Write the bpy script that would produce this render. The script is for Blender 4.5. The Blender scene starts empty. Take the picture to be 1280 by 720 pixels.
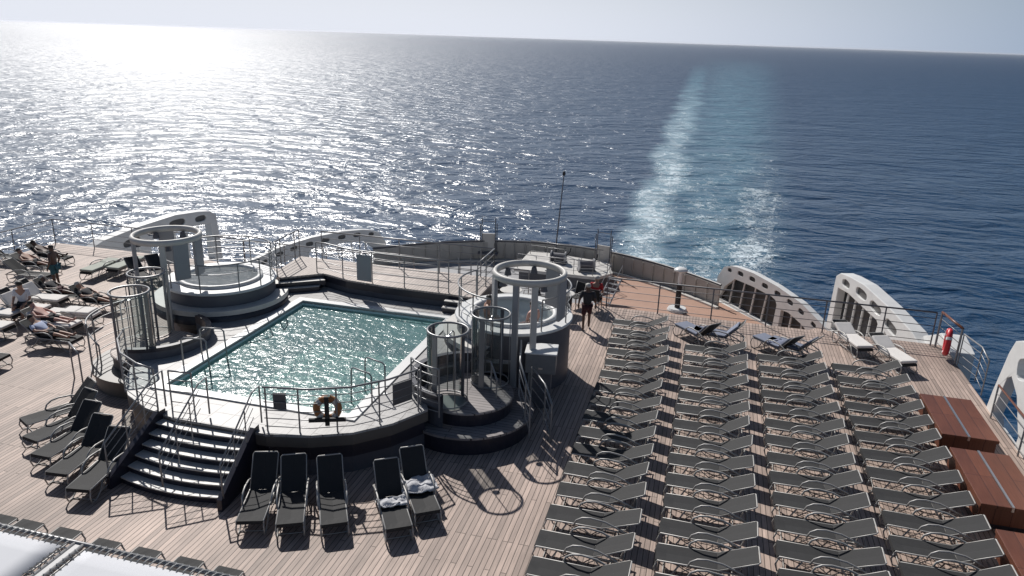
import bpy, bmesh, math, random
from mathutils import Vector, Matrix
from mathutils.geometry import tessellate_polygon
random.seed(7)
R = math.radians
scn = bpy.context.scene
col = scn.collection
CX = -10.5                      # ship's centreline
SEA_Z = -27.0

# ------------------------------------------------------------------ camera
FPX, CAM_H = 950.0, 10.0
roll, pitch, yaw = R(1.9), R(18.27), R(14.29)
fw = Vector((-math.sin(yaw)*math.cos(pitch), math.cos(yaw)*math.cos(pitch), -math.sin(pitch)))
rt = Vector((math.cos(yaw), math.sin(yaw), 0)); up = rt.cross(fw)
cr = rt*math.cos(roll)+up*math.sin(roll); cu = -rt*math.sin(roll)+up*math.cos(roll)
cam = bpy.data.cameras.new('camera'); co = bpy.data.objects.new('camera', cam); col.objects.link(co)
cam.sensor_width = 36; cam.lens = FPX/1280*36; cam.clip_start = .1; cam.clip_end = 200000
M = Matrix((cr, cu, -fw)).transposed().to_4x4(); M.translation = (0, 0, CAM_H)
co.matrix_world = M
scn.camera = co

def spot(x, y, z=0.0):
    """survey helper: the point at height z that stands at photo pixel (x, y)"""
    d = cr*(x-640)-cu*(y-360)+fw*FPX
    return Vector((0, 0, CAM_H))+d*((z-CAM_H)/d.z)

# ------------------------------------------------------------------ materials
MAT = {}
def mat(name, colr, rough=.5, metal=0.0, noise=.12, scale=6.0, bump=0.0, spec=.5, coat=0.0):
    m = bpy.data.materials.new(name); m.use_nodes = True
    nt = m.node_tree; N = nt.nodes; L = nt.links; b = N['Principled BSDF']
    b.inputs['Roughness'].default_value = rough; b.inputs['Metallic'].default_value = metal
    b.inputs['Specular IOR Level'].default_value = spec; b.inputs['Coat Weight'].default_value = coat
    tc = N.new('ShaderNodeTexCoord'); n = N.new('ShaderNodeTexNoise')
    n.inputs['Scale'].default_value = scale; n.inputs['Detail'].default_value = 5; n.inputs['Roughness'].default_value = .65
    L.new(tc.outputs['Object'], n.inputs['Vector'])
    mx = N.new('ShaderNodeMix'); mx.data_type = 'RGBA'
    mx.inputs[6].default_value = (*[c*(1-noise) for c in colr], 1); mx.inputs[7].default_value = (*[min(1, c*(1+noise)) for c in colr], 1)
    L.new(n.outputs['Fac'], mx.inputs[0]); L.new(mx.outputs[2], b.inputs['Base Color'])
    if bump:
        bp = N.new('ShaderNodeBump'); bp.inputs['Distance'].default_value = bump
        L.new(n.outputs['Fac'], bp.inputs['Height']); L.new(bp.outputs['Normal'], b.inputs['Normal'])
    MAT[name] = m
    return m
mat('white_paint', (.62, .62, .61), .4, 0, .16, 2.2)
mat('off_white', (.52, .5, .47), .5, 0, .18, 2.5)
mat('beige_paint', (.11, .098, .088), .5, 0, .12, 3)
mat('bulwark_grey', (.4, .38, .35), .55, 0, .15, 2)
mat('grey_paint', (.3, .3, .31), .5, 0, .12, 3)
mat('dark_grey_paint', (.1, .1, .115), .5, 0, .15, 3)
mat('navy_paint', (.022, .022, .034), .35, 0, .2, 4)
mat('wall_blue_grey', (.085, .09, .11), .5, 0, .12, 3)
mat('rail_metal', (.24, .24, .245), .36, .25, .1, 8)
mat('lounger_frame', (.36, .35, .335), .48, .2, .12, 8)
mat('sling', (.03, .03, .031), .75, 0, .22, 5, 0, .25)
mat('sling_brown', (.06, .045, .04), .7, 0, .2, 5)
mat('cushion_white', (.66, .63, .6), .85, 0, .1, 5, .01)
mat('cushion_green_grey', (.36, .38, .33), .85, 0, .1, 5, .01)
mat('towel_cloth', (.5, .5, .52), .9, 0, .35, 9, .03)
mat('towel_blue', (.2, .22, .3), .9, 0, .2, 9, .03)
mat('terracotta', (.36, .215, .155), .7, 0, .2, .9)
mat('steel', (.6, .6, .6), .3, .9, .1, 8)
mat('pool_tile', (.6, .8, .8), .35, 0, .12, 2.0)
mat('pool_dark_tile', (.15, .18, .165), .35, 0, .12, 3)
mat('fabric_panel', (.5, .51, .54), .7, 0, .04, .8)
mat('rope', (.5, .5, .48), .8)
mat('dark_glass', (.012, .014, .018), .45, 0, .1)
mat('smoked_glass', (.09, .09, .09), .4, 0, .2)
mat('locker_grey', (.17, .17, .175), .5, 0, .15, 3)
mat('orange_buoy', (.3, .125, .04), .55)
mat('red_paint', (.5, .02, .03), .4)
mat('rubber', (.02, .02, .022), .7)
mat('skin_tan', (.36, .2, .14), .55)
mat('skin_dark', (.1, .055, .04), .5)
mat('skin_pink', (.48, .26, .21), .55)
mat('hair_dark', (.02, .015, .012), .6)
mat('hair_grey', (.45, .43, .4), .7)
mat('cloth_dark', (.03, .03, .035), .85)
mat('cloth_wine', (.05, .012, .018), .85)
mat('cloth_red', (.4, .015, .02), .8)
mat('cloth_teal', (.02, .1, .13), .8)
mat('cloth_blue', (.42, .47, .62), .85)
mat('cloth_white', (.62, .62, .66), .85)
mat('foam_sign', (.09, .09, .095), .6)

def teak(name, c1, c2, w, caulk=(.05, .04, .034), along='Y', length=2.6):
    m = bpy.data.materials.new(name); m.use_nodes = True
    nt = m.node_tree; N = nt.nodes; L = nt.links; b = N['Principled BSDF']
    tc = N.new('ShaderNodeTexCoord'); sx = N.new('ShaderNodeSeparateXYZ'); L.new(tc.outputs['Object'], sx.inputs[0])
    cx = N.new('ShaderNodeCombineXYZ')
    a, c = ('Y', 'X') if along == 'Y' else ('X', 'Y')
    L.new(sx.outputs[a], cx.inputs['X']); L.new(sx.outputs[c], cx.inputs['Y'])
    br = N.new('ShaderNodeTexBrick'); L.new(cx.outputs[0], br.inputs['Vector'])
    br.inputs['Scale'].default_value = 1; br.inputs['Brick Width'].default_value = length; br.inputs['Row Height'].default_value = w
    br.inputs['Mortar Size'].default_value = .009; br.inputs['Mortar Smooth'].default_value = .25; br.inputs['Bias'].default_value = 0
    br.offset = .37; br.offset_frequency = 3
    br.inputs['Color1'].default_value = (*c1, 1); br.inputs['Color2'].default_value = (*c2, 1); br.inputs['Mortar'].default_value = (*caulk, 1)
    mp = N.new('ShaderNodeMapping'); mp.inputs['Scale'].default_value = (1.2, 22, 1); L.new(cx.outputs[0], mp.inputs[0])
    gr = N.new('ShaderNodeTexNoise'); gr.inputs['Scale'].default_value = 1.6; gr.inputs['Detail'].default_value = 6; L.new(mp.outputs[0], gr.inputs['Vector'])
    st = N.new('ShaderNodeTexNoise'); st.inputs['Scale'].default_value = .35; st.inputs['Detail'].default_value = 4; L.new(cx.outputs[0], st.inputs['Vector'])
    ra = N.new('ShaderNodeMapRange'); ra.inputs['From Min'].default_value = .25; ra.inputs['From Max'].default_value = .75; ra.inputs['To Min'].default_value = .74; ra.inputs['To Max'].default_value = 1.22
    L.new(gr.outputs['Fac'], ra.inputs['Value'])
    rb = N.new('ShaderNodeMapRange'); rb.inputs['From Min'].default_value = .3; rb.inputs['From Max'].default_value = .7; rb.inputs['To Min'].default_value = .76; rb.inputs['To Max'].default_value = 1.16
    L.new(st.outputs['Fac'], rb.inputs['Value'])
    mu = N.new('ShaderNodeMath'); mu.operation = 'MULTIPLY'; L.new(ra.outputs[0], mu.inputs[0]); L.new(rb.outputs[0], mu.inputs[1])
    vm = N.new('ShaderNodeVectorMath'); vm.operation = 'SCALE'; L.new(br.outputs['Color'], vm.inputs[0]); L.new(mu.outputs[0], vm.inputs['Scale'])
    L.new(vm.outputs[0], b.inputs['Base Color'])
    b.inputs['Roughness'].default_value = .62; b.inputs['Specular IOR Level'].default_value = .35
    bp = N.new('ShaderNodeBump'); bp.inputs['Distance'].default_value = .002; bp.invert = True
    L.new(br.outputs['Fac'], bp.inputs['Height']); L.new(bp.outputs[0], b.inputs['Normal'])
    MAT[name] = m
teak('teak', (.475, .365, .308), (.31, .24, .205), .115, (.1, .075, .062))
teak('teak_pale', (.5, .43, .385), (.42, .36, .325), .115, (.2, .165, .145))
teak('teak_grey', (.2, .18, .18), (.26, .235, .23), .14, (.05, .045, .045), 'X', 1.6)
teak('mahogany', (.165, .06, .034), (.115, .042, .026), .34, (.05, .014, .01), 'Y', 6)
teak('deck_tile', (.38, .37, .36), (.31, .30, .295), .55, (.17, .16, .155), 'Y', .55)
MAT['deck_tile'].node_tree.nodes['Principled BSDF'].inputs['Roughness'].default_value = .42
MAT['mahogany'].node_tree.nodes['Principled BSDF'].inputs['Roughness'].default_value = .38

def glass(name, colr, alpha):
    m = bpy.data.materials.new(name); m.use_nodes = True
    nt = m.node_tree; N = nt.nodes; L = nt.links; N.remove(N['Principled BSDF'])
    t = N.new('ShaderNodeBsdfTransparent'); t.inputs[0].default_value = (*colr, 1)
    g = N.new('ShaderNodeBsdfGlossy'); g.inputs['Roughness'].default_value = .08
    d = N.new('ShaderNodeBsdfDiffuse'); d.inputs[0].default_value = (.3, .32, .32, 1)
    m1 = N.new('ShaderNodeMixShader'); m1.inputs[0].default_value = alpha; L.new(t.outputs[0], m1.inputs[1]); L.new(d.outputs[0], m1.inputs[2])
    f = N.new('ShaderNodeFresnel'); f.inputs[0].default_value = 1.45
    m2 = N.new('ShaderNodeMixShader'); L.new(f.outputs[0], m2.inputs[0]); L.new(m1.outputs[0], m2.inputs[1]); L.new(g.outputs[0], m2.inputs[2])
    L.new(m2.outputs[0], N['Material Output'].inputs['Surface'])
    MAT[name] = m
glass('screen_glass', (.7, .75, .75), .14)

def noise(N, L, vec, scale, detail, rough=.55, dist=0.0):
    n = N.new('ShaderNodeTexNoise'); n.inputs['Scale'].default_value = scale; n.inputs['Detail'].default_value = detail
    n.inputs['Roughness'].default_value = rough; n.inputs['Distortion'].default_value = dist
    L.new(vec, n.inputs['Vector']); return n.outputs['Fac']
def math_(N, L, op, a, b=None, c=None):
    m = N.new('ShaderNodeMath'); m.operation = op
    for i, v in enumerate((a, b, c)):
        if v is None: continue
        if isinstance(v, (int, float)): m.inputs[i].default_value = v
        else: L.new(v, m.inputs[i])
    return m.outputs[0]
def maprange(N, L, v, a, b, c, d, smooth=False):
    m = N.new('ShaderNodeMapRange'); L.new(v, m.inputs['Value'])
    if smooth: m.interpolation_type = 'SMOOTHSTEP'
    for k, q in zip(('From Min', 'From Max', 'To Min', 'To Max'), (a, b, c, d)): m.inputs[k].default_value = q
    return m.outputs[0]
def mixrgb(N, L, f, a, b):
    m = N.new('ShaderNodeMix'); m.data_type = 'RGBA'; L.new(f, m.inputs[0])
    for i, v in ((6, a), (7, b)):
        if isinstance(v, tuple): m.inputs[i].default_value = (*v, 1)
        else: L.new(v, m.inputs[i])
    return m.outputs[2]

def pool_water(name, tint, depth_mix, amp):
    m = bpy.data.materials.new(name); m.use_nodes = True
    nt = m.node_tree; N = nt.nodes; L = nt.links; N.remove(N['Principled BSDF'])
    tc = N.new('ShaderNodeTexCoord')
    n1 = noise(N, L, tc.outputs['Object'], 3.0, 2, .5, .5); n2 = noise(N, L, tc.outputs['Object'], 10, 3, .6, .6)
    h = math_(N, L, 'ADD', math_(N, L, 'MULTIPLY', n1, amp), math_(N, L, 'MULTIPLY', n2, amp*.24))
    bp = N.new('ShaderNodeBump'); bp.inputs['Distance'].default_value = 1; L.new(h, bp.inputs['Height'])
    t = N.new('ShaderNodeBsdfTransparent'); t.inputs[0].default_value = (*tint, 1)
    d = N.new('ShaderNodeBsdfDiffuse'); d.inputs[0].default_value = (.3, .56, .58, 1); L.new(bp.outputs[0], d.inputs['Normal'])
    m1 = N.new('ShaderNodeMixShader'); m1.inputs[0].default_value = depth_mix; L.new(t.outputs[0], m1.inputs[1]); L.new(d.outputs[0], m1.inputs[2])
    g = N.new('ShaderNodeBsdfGlossy'); g.inputs['Roughness'].default_value = .19; L.new(bp.outputs[0], g.inputs['Normal'])
    f = N.new('ShaderNodeFresnel'); f.inputs[0].default_value = 1.33; L.new(bp.outputs[0], f.inputs['Normal'])
    m2 = N.new('ShaderNodeMixShader'); L.new(f.outputs[0], m2.inputs[0]); L.new(m1.outputs[0], m2.inputs[1]); L.new(g.outputs[0], m2.inputs[2])
    L.new(m2.outputs[0], N['Material Output'].inputs['Surface'])
    MAT[name] = m
pool_water('pool_water', (.64, .93, .89), .28, .062)
pool_water('tub_water', (.93, .985, 1), .03, .02)

AMP = (3.6, 2.5, .3); RGH = (.17, .5)
def sea_material():
    m = bpy.data.materials.new('sea_water'); m.use_nodes = True
    nt = m.node_tree; N = nt.nodes; L = nt.links; b = N['Principled BSDF']
    tc = N.new('ShaderNodeTexCoord'); P = tc.outputs['Object']
    sx = N.new('ShaderNodeSeparateXYZ'); L.new(P, sx.inputs[0]); X, Y = sx.outputs['X'], sx.outputs['Y']
    ln = N.new('ShaderNodeVectorMath'); ln.operation = 'LENGTH'; L.new(P, ln.inputs[0]); D = ln.outputs['Value']
    mp = N.new('ShaderNodeMapping'); mp.inputs['Rotation'].default_value = (0, 0, R(-18)); mp.inputs['Scale'].default_value = (.62, 1, 1); L.new(P, mp.inputs[0])
    V = mp.outputs[0]
    a = noise(N, L, V, .035, 2, .5, .3); bb = noise(N, L, V, .16, 3, .55, .5); c = noise(N, L, V, .75, 4, .65, .4)
    h = math_(N, L, 'ADD', math_(N, L, 'MULTIPLY', a, AMP[0]), math_(N, L, 'ADD', math_(N, L, 'MULTIPLY', bb, AMP[1]), math_(N, L, 'MULTIPLY', c, AMP[2])))
    # wake: two streaks of foam left by the propellers, spreading away from the stern
    t = math_(N, L, 'SUBTRACT', Y, 120)
    wob = math_(N, L, 'MULTIPLY', math_(N, L, 'SUBTRACT', noise(N, L, P, .03, 4, .6), .5), 16)
    c1 = math_(N, L, 'ADD', math_(N, L, 'MULTIPLY_ADD', t, -.02, -10.0), wob); w1 = math_(N, L, 'MULTIPLY_ADD', t, .009, 7.0)
    c2 = math_(N, L, 'ADD', math_(N, L, 'MULTIPLY_ADD', t, .062, 9.5), wob); w2 = math_(N, L, 'MULTIPLY_ADD', t, .024, 6.0)
    def band(cc, ww):
        return maprange(N, L, math_(N, L, 'DIVIDE', math_(N, L, 'ABSOLUTE', math_(N, L, 'SUBTRACT', X, cc)), ww), .15, 1.0, 1, 0, True)
    b1, b2 = band(c1, w1), band(c2, w2)
    c3 = math_(N, L, 'MULTIPLY_ADD', t, .022, 1.0); w3 = math_(N, L, 'MULTIPLY_ADD', t, .05, 17.0)
    b3 = band(c3, w3)
    fade = maprange(N, L, Y, 110, 800, 1, .0, False); fade2 = maprange(N, L, Y, 110, 420, 1, 0, False); fade3 = maprange(N, L, Y, 150, 2600, 1, 0, True)
    mpf = N.new('ShaderNodeMapping'); mpf.inputs['Scale'].default_value = (.9, .8, 1); L.new(P, mpf.inputs[0])
    fn = noise(N, L, mpf.outputs[0], .28, 8, .68, 1.6)
    fn2 = noise(N, L, mpf.outputs[0], .07, 5, .6, .8)
    fnn = math_(N, L, 'ADD', math_(N, L, 'MULTIPLY', fn, .7), math_(N, L, 'MULTIPLY', fn2, .45))
    lace = noise(N, L, mpf.outputs[0], .4, 4, .6, 2.4)
    ridge = math_(N, L, 'SUBTRACT', 1.0, math_(N, L, 'MULTIPLY', math_(N, L, 'ABSOLUTE', math_(N, L, 'SUBTRACT', lace, .5)), 10.0))     # thin foam strings
    s = math_(N, L, 'ADD', math_(N, L, 'MULTIPLY', math_(N, L, 'MULTIPLY', b1, fade), .235),
              math_(N, L, 'ADD', math_(N, L, 'MULTIPLY', math_(N, L, 'MULTIPLY', b2, fade2), .15), math_(N, L, 'MULTIPLY', math_(N, L, 'MULTIPLY', b3, fade2), .15)))
    foam = maprange(N, L, math_(N, L, 'ADD', fnn, math_(N, L, 'ADD', s, math_(N, L, 'MULTIPLY', ridge, .17))), .82, .98, 0, .92, True)
    foam = math_(N, L, 'MULTIPLY', foam, maprange(N, L, math_(N, L, 'ADD', b1, math_(N, L, 'ADD', b2, b3)), .02, .3, 0, 1))
    caps = maprange(N, L, math_(N, L, 'ADD', math_(N, L, 'MULTIPLY', fn, .6), math_(N, L, 'MULTIPLY', bb, .5)), .77, .83, 0, .45, True)
    veil = math_(N, L, 'MULTIPLY', math_(N, L, 'MULTIPLY', b1, fade), maprange(N, L, fnn, .35, .75, .05, .55))
    foam = math_(N, L, 'MAXIMUM', math_(N, L, 'MAXIMUM', foam, veil), caps)
    aer_slick = math_(N, L, 'MINIMUM', math_(N, L, 'ADD', math_(N, L, 'MULTIPLY', b1, maprange(N, L, Y, 110, 1500, .9, 0, False)), math_(N, L, 'MULTIPLY', math_(N, L, 'MULTIPLY', b3, fade3), .5)), 1.0)  # aerated turquoise; the wide band also paints the slick's paler reflection into colour
    base = mixrgb(N, L, math_(N, L, 'MULTIPLY', aer_slick, maprange(N, L, fn2, .3, .65, .35, 1)), (.005, .036, .09), (.12, .29, .37))
    base = mixrgb(N, L, foam, base, (.56, .64, .69))
    L.new(base, b.inputs['Base Color'])
    rough = maprange(N, L, math_(N, L, 'LOGARITHM', D, 10.0), 2.0, 3.3, RGH[0], RGH[1], False)
    L.new(math_(N, L, 'MAXIMUM', rough, math_(N, L, 'MULTIPLY', foam, .8)), b.inputs['Roughness'])
    b.inputs['IOR'].default_value = 1.44
    bp = N.new('ShaderNodeBump'); bp.inputs['Distance'].default_value = 1.0; bp.inputs['Strength'].default_value = 1
    L.new(math_(N, L, 'ADD', h, math_(N, L, 'MULTIPLY', foam, .12)), bp.inputs['Height']); L.new(bp.outputs[0], b.inputs['Normal'])
    MAT['sea_water'] = m
sea_material()
def haze_material():
    m = bpy.data.materials.new('haze'); m.use_nodes = True; nt = m.node_tree; nt.nodes.remove(nt.nodes['Principled BSDF'])
    v = nt.nodes.new('ShaderNodeVolumePrincipled'); v.inputs['Color'].default_value = (.9, .93, 1, 1); v.inputs['Density'].default_value = HAZE; v.inputs['Anisotropy'].default_value = .45
    nt.links.new(v.outputs[0], nt.nodes['Material Output'].inputs['Volume']); MAT['haze'] = m
HAZE = 2.5e-5
haze_material()

# ------------------------------------------------------------------ mesh helpers
class MB:
    def __init__(s): s.bm = bmesh.new()
    def box(s, x0, x1, y0, y1, z0, z1, mw=None):
        vs = [s.bm.verts.new(v) for v in ((x0, y0, z0), (x1, y0, z0), (x1, y1, z0), (x0, y1, z0), (x0, y0, z1), (x1, y0, z1), (x1, y1, z1), (x0, y1, z1))]
        for f in ((3, 2, 1, 0), (4, 5, 6, 7), (0, 1, 5, 4), (1, 2, 6, 5), (2, 3, 7, 6), (3, 0, 4, 7)): s.bm.faces.new([vs[i] for i in f])
        if mw:
            for v in vs: v.co = mw @ v.co
        return s
    def tube(s, pts, r, n=6, closed=False, caps=True):
        pts = [Vector(p) for p in pts]; k = len(pts); rings = []
        ref = None
        for i, p in enumerate(pts):
            if closed: d = (pts[(i+1) % k]-pts[i-1])
            else: d = pts[min(i+1, k-1)]-pts[max(i-1, 0)]
            d.normalize()
            if ref is None:
                ref = Vector((0, 0, 1)) if abs(d.z) < .9 else Vector((1, 0, 0))
            u = (ref-d*ref.dot(d))
            if u.length < 1e-4: u = d.orthogonal()
            u.normalize(); ref = u if not closed else ref; w = d.cross(u)
            rr = r[i] if isinstance(r, (list, tuple)) else r
            rings.append([s.bm.verts.new(p+(u*math.cos(2*math.pi*j/n)+w*math.sin(2*math.pi*j/n))*rr) for j in range(n)])
        for i in range(k if closed else k-1):
            a, b = rings[i], rings[(i+1) % k]
            for j in range(n): s.bm.faces.new((a[j], a[(j+1) % n], b[(j+1) % n], b[j]))
        if caps and not closed:
            s.bm.faces.new(rings[0][::-1]); s.bm.faces.new(rings[-1])
        return s
    def prism(s, outer, z0, z1, holes=(), mw=None, top=True, bottom=True):
        loops = [list(outer)]+[list(h) for h in holes]
        tri = tessellate_polygon([[Vector((p[0], p[1], 0)) for p in l] for l in loops])
        lo, hi = [], []
        for l in loops:
            lo.append([s.bm.verts.new((p[0], p[1], z0)) for p in l]); hi.append([s.bm.verts.new((p[0], p[1], z1)) for p in l])
        fl = sum(lo, []); fh = sum(hi, [])
        for t in tri:
            if top:
                try: s.bm.faces.new([fh[i] for i in t])
                except ValueError: pass
            if bottom:
                try: s.bm.faces.new([fl[i] for i in reversed(t)])
                except ValueError: pass
        for a, b in zip(lo, hi):
            n = len(a)
            for i in range(n): s.bm.faces.new((a[i], a[(i+1) % n], b[(i+1) % n], b[i]))
        if mw:
            for v in fl+fh: v.co = mw @ v.co
        return s
    def lathe(s, prof, n=32, a0=0.0, a1=360.0, c=(0, 0, 0)):
        full = abs(a1-a0) >= 359.9
        k = n if full else n+1; rings = []
        for i in range(k):
            a = R(a0+(a1-a0)*i/n)
            rings.append([s.bm.verts.new((c[0]+q[0]*math.cos(a), c[1]+q[0]*math.sin(a), c[2]+q[1])) for q in prof])
        for i in range(n):
            A, B = rings[i], rings[(i+1) % k]
            for j in range(len(prof)-1): s.bm.faces.new((A[j], B[j], B[j+1], A[j+1]))
        return s
    def sheet(s, rows):
        g = [[s.bm.verts.new(p) for p in r] for r in rows]
        for i in range(len(g)-1):
            for j in range(len(g[0])-1): s.bm.faces.new((g[i][j], g[i][j+1], g[i+1][j+1], g[i+1][j]))
        return s
    def build(s, name, m, parent=None, smooth=False, bevel=0, loc=None):
        bmesh.ops.remove_doubles(s.bm, verts=s.bm.verts, dist=1e-5)
        bmesh.ops.recalc_face_normals(s.bm, faces=s.bm.faces)
        me = bpy.data.meshes.new(name); s.bm.to_mesh(me); s.bm.free()
        o = bpy.data.objects.new(name, me); col.objects.link(o)
        me.materials.append(MAT[m] if isinstance(m, str) else m)
        if smooth:
            for p in me.polygons: p.use_smooth = True
        if bevel:
            b = o.modifiers.new('bevel', 'BEVEL'); b.width = bevel; b.segments = 2; b.limit_method = 'ANGLE'
        if parent: o.parent = parent
        if loc: o.location = loc
        return o

def tag(o, label, cat, group=None, kind=None):
    o['label'] = label
    if cat: o['category'] = cat
    if group: o['group'] = group
    if kind: o['kind'] = kind
    return o
def empty(name, loc, rz=0.0, label=None, cat=None, group=None):
    e = bpy.data.objects.new(name, None); col.objects.link(e); e.location = loc; e.rotation_euler = (0, 0, rz); e.empty_display_size = .2
    if label: tag(e, label, cat, group)
    return e
def dup(root, loc, rz, label, group=None):
    r = root.copy(); col.objects.link(r); r.location = loc; r.rotation_euler = (0, 0, rz); r['label'] = label
    if group: r['group'] = group
    for ch in list(root.children):
        c = ch.copy(); col.objects.link(c); c.parent = r
        for g in ch.children:
            d = g.copy(); col.objects.link(d); d.parent = c
    return r
def structure(o): o['kind'] = 'structure'; return o
def arc(cx, cy, r, a0, a1, n=16):
    return [(cx+r*math.cos(R(a0+(a1-a0)*i/n)), cy+r*math.sin(R(a0+(a1-a0)*i/n))) for i in range(n+1)]
def mir(pts): return [(2*CX-p[0],)+tuple(p[1:]) for p in pts][::-1]
ORD = ['first', 'second', 'third', 'fourth', 'fifth', 'sixth', 'seventh', 'eighth', 'ninth', 'tenth', 'eleventh', 'twelfth', 'thirteenth', 'fourteenth', 'fifteenth', 'sixteenth', 'seventeenth', 'eighteenth']

# ------------------------------------------------------------------ railings
def resample(pts, step):
    pts = [Vector(p) for p in pts]; out = [pts[0]]
    for a, b in zip(pts, pts[1:]):
        n = max(1, round((b-a).length/step))
        for i in range(1, n+1): out.append(a.lerp(b, i/n))
    return out
POSTS = {}
def post_mesh(h, r, m):
    k = (round(h, 2), r, m)
    if k not in POSTS:
        o = MB().tube([(0, 0, 0), (0, 0, h)], r).build('post', m); POSTS[k] = o.data; bpy.data.objects.remove(o)
    return POSTS[k]
def railing(label, base, h=1.1, bars=3, posts=None, spacing=1.3, r=.024, br=.0125, m='rail_metal', top='rail_metal', closed=False, name='railing', group=None, ends=True):
    base = [Vector(b) for b in base]; o0 = base[0].copy()
    e = empty(name, o0, 0, label, 'railing', group)
    rel = [b-o0 for b in base]
    MB().tube([p+Vector((0, 0, h)) for p in rel], r, 7, closed).build('top_rail', top, e, True)
    for i in range(bars):
        z = h*(i+.6)/(bars+.4)
        MB().tube([p+Vector((0, 0, z)) for p in rel], br, 5, closed).build('bar', m, e, True)
    if posts is None:
        ps = []; acc = 0; ps.append(rel[0]); 
        for a, b in zip(rel, rel[1:]):
            L_ = (b-a).length
            while acc+L_ >= spacing:
                f = (spacing-acc)/L_; a = a.lerp(b, f); ps.append(a); L_ = (b-a).length; acc = 0
            acc += L_
        if not closed and (ps[-1]-rel[-1]).length > .25: ps.append(rel[-1])
    else: ps = [Vector(p)-o0 for p in posts]
    for p in ps:
        q = bpy.data.objects.new('post', post_mesh(h, r*.85, m)); col.objects.link(q); q.parent = e; q.location = p
    return e

# ------------------------------------------------------------------ world, sun
SUN_EL, SUN_AZ = R(41), R(40)     # azimuth measured to port of the ship's stern axis (+Y)
w = bpy.data.worlds.new('World'); scn.world = w; w.use_nodes = True
wn = w.node_tree; bg = wn.nodes['Background']
sky = wn.nodes.new('ShaderNodeTexSky'); sky.sky_type = 'NISHITA'; sky.sun_disc = False
sky.sun_elevation = SUN_EL; sky.sun_rotation = -SUN_AZ
sky.altitude = 40; sky.air_density = 1.0; sky.dust_density = 1.0; sky.ozone_density = 2.0
tcw = wn.nodes.new('ShaderNodeTexCoord'); sxw = wn.nodes.new('ShaderNodeSeparateXYZ'); wn.links.new(tcw.outputs['Generated'], sxw.inputs[0])
hz = maprange(wn.nodes, wn.links, sxw.outputs['Z'], 0, .22, .95, 0, True)          # sea haze low in the sky
dt = wn.nodes.new('ShaderNodeVectorMath'); dt.operation = 'DOT_PRODUCT'; wn.links.new(tcw.outputs['Generated'], dt.inputs[0])
dt.inputs[1].default_value = (-math.sin(SUN_AZ), math.cos(SUN_AZ), 0)
toward = maprange(wn.nodes, wn.links, dt.outputs['Value'], .35, 1.0, 0, 1, True)    # brighter below the sun
hcol = mixrgb(wn.nodes, wn.links, toward, (5.3, 7.1, 9.8), (15.4, 16.2, 18.1))
wn.links.new(mixrgb(wn.nodes, wn.links, hz, sky.outputs[0], hcol), bg.inputs['Color']); bg.inputs['Strength'].default_value = .052
sl = bpy.data.lights.new('sun', 'SUN'); so = bpy.data.objects.new('sun', sl); col.objects.link(so)
sl.energy = 5.0; sl.angle = R(.5); sl.color = (1, .965, .92)
sdir = Vector((-math.sin(SUN_AZ)*math.cos(SUN_EL), math.cos(SUN_AZ)*math.cos(SUN_EL), math.sin(SUN_EL)))
so.rotation_euler = sdir.to_track_quat('Z', 'Y').to_euler()
scn.view_settings.view_transform = 'Standard'; scn.view_settings.look = 'None'; scn.view_settings.exposure = 0; scn.view_settings.gamma = 1

# ------------------------------------------------------------------ sea and ship decks (the setting)
b = MB(); ringz = [0, 60, 150, 400, 1200, 4000, 15000, 40000]
b.lathe([(r_, 0) for r_ in ringz], 48)
sea = structure(b.build('sea', 'sea_water', loc=(0, 0, SEA_Z)))
haze = MB().box(-41000, 41000, -41000, 41000, SEA_Z-1.5, 12.5).build('haze', 'haze'); haze['kind'] = 'stuff'
hull_out = [(8.75, -6), (8.75, 28.4)]+[(8.9, 30), (8.2, 39), (5.2, 44.5), (1.3, 49.6)]+[(CX+dx, 54.05-.042*dx*dx) for dx in (9.6, 7, 4.5, 2.2, 0)]
hull_full = hull_out+mir(hull_out)[1:]
structure(MB().prism(hull_full, SEA_Z-.5, -6.0).build('ship_hull', 'white_paint'))
deck_poly = [(8.75, -6), (8.75, 28.4), (2*CX-8.75, 28.4), (2*CX-8.75, -6)]
structure(MB().prism(deck_poly, -.25, 0).build('main_deck', 'teak'))
structure(MB().box(2*CX-8.7, 8.7, -6, 28.3, -6, -.25).build('deck_house_below', 'white_paint'))
structure(MB().prism([(2.6, 28.4), (8.8, 28.4), (8.7, 36.0), (5.9, 37.4), (2.6, 33.5)], -3.2, -3.0).build('lower_deck', 'teak'))
structure(MB().prism([(-6.1, 30), (8.3, 30), (7.9, 38.8), (5.0, 44.2), (1.2, 49.2)]+[(CX+dx, 53.75-.042*dx*dx) for dx in (9.6, 7, 4.5)], -6, -5.96).build('stern_deck', 'terracotta'))
structure(MB().prism([(-6.1, 28.4), (-6.0, 52.9)]+[(CX+dx, 53.75-.042*dx*dx) for dx in (2.2, 0, -2.2, -4.5, -7, -9.6)]+mir([(8.3, 30), (7.9, 38.8), (5.0, 44.2), (1.2, 49.2)])[0:3]+[(2*CX-8.3, 28.4)], -6, -5.964).build('stern_deck_walkway', 'grey_paint'))

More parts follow.
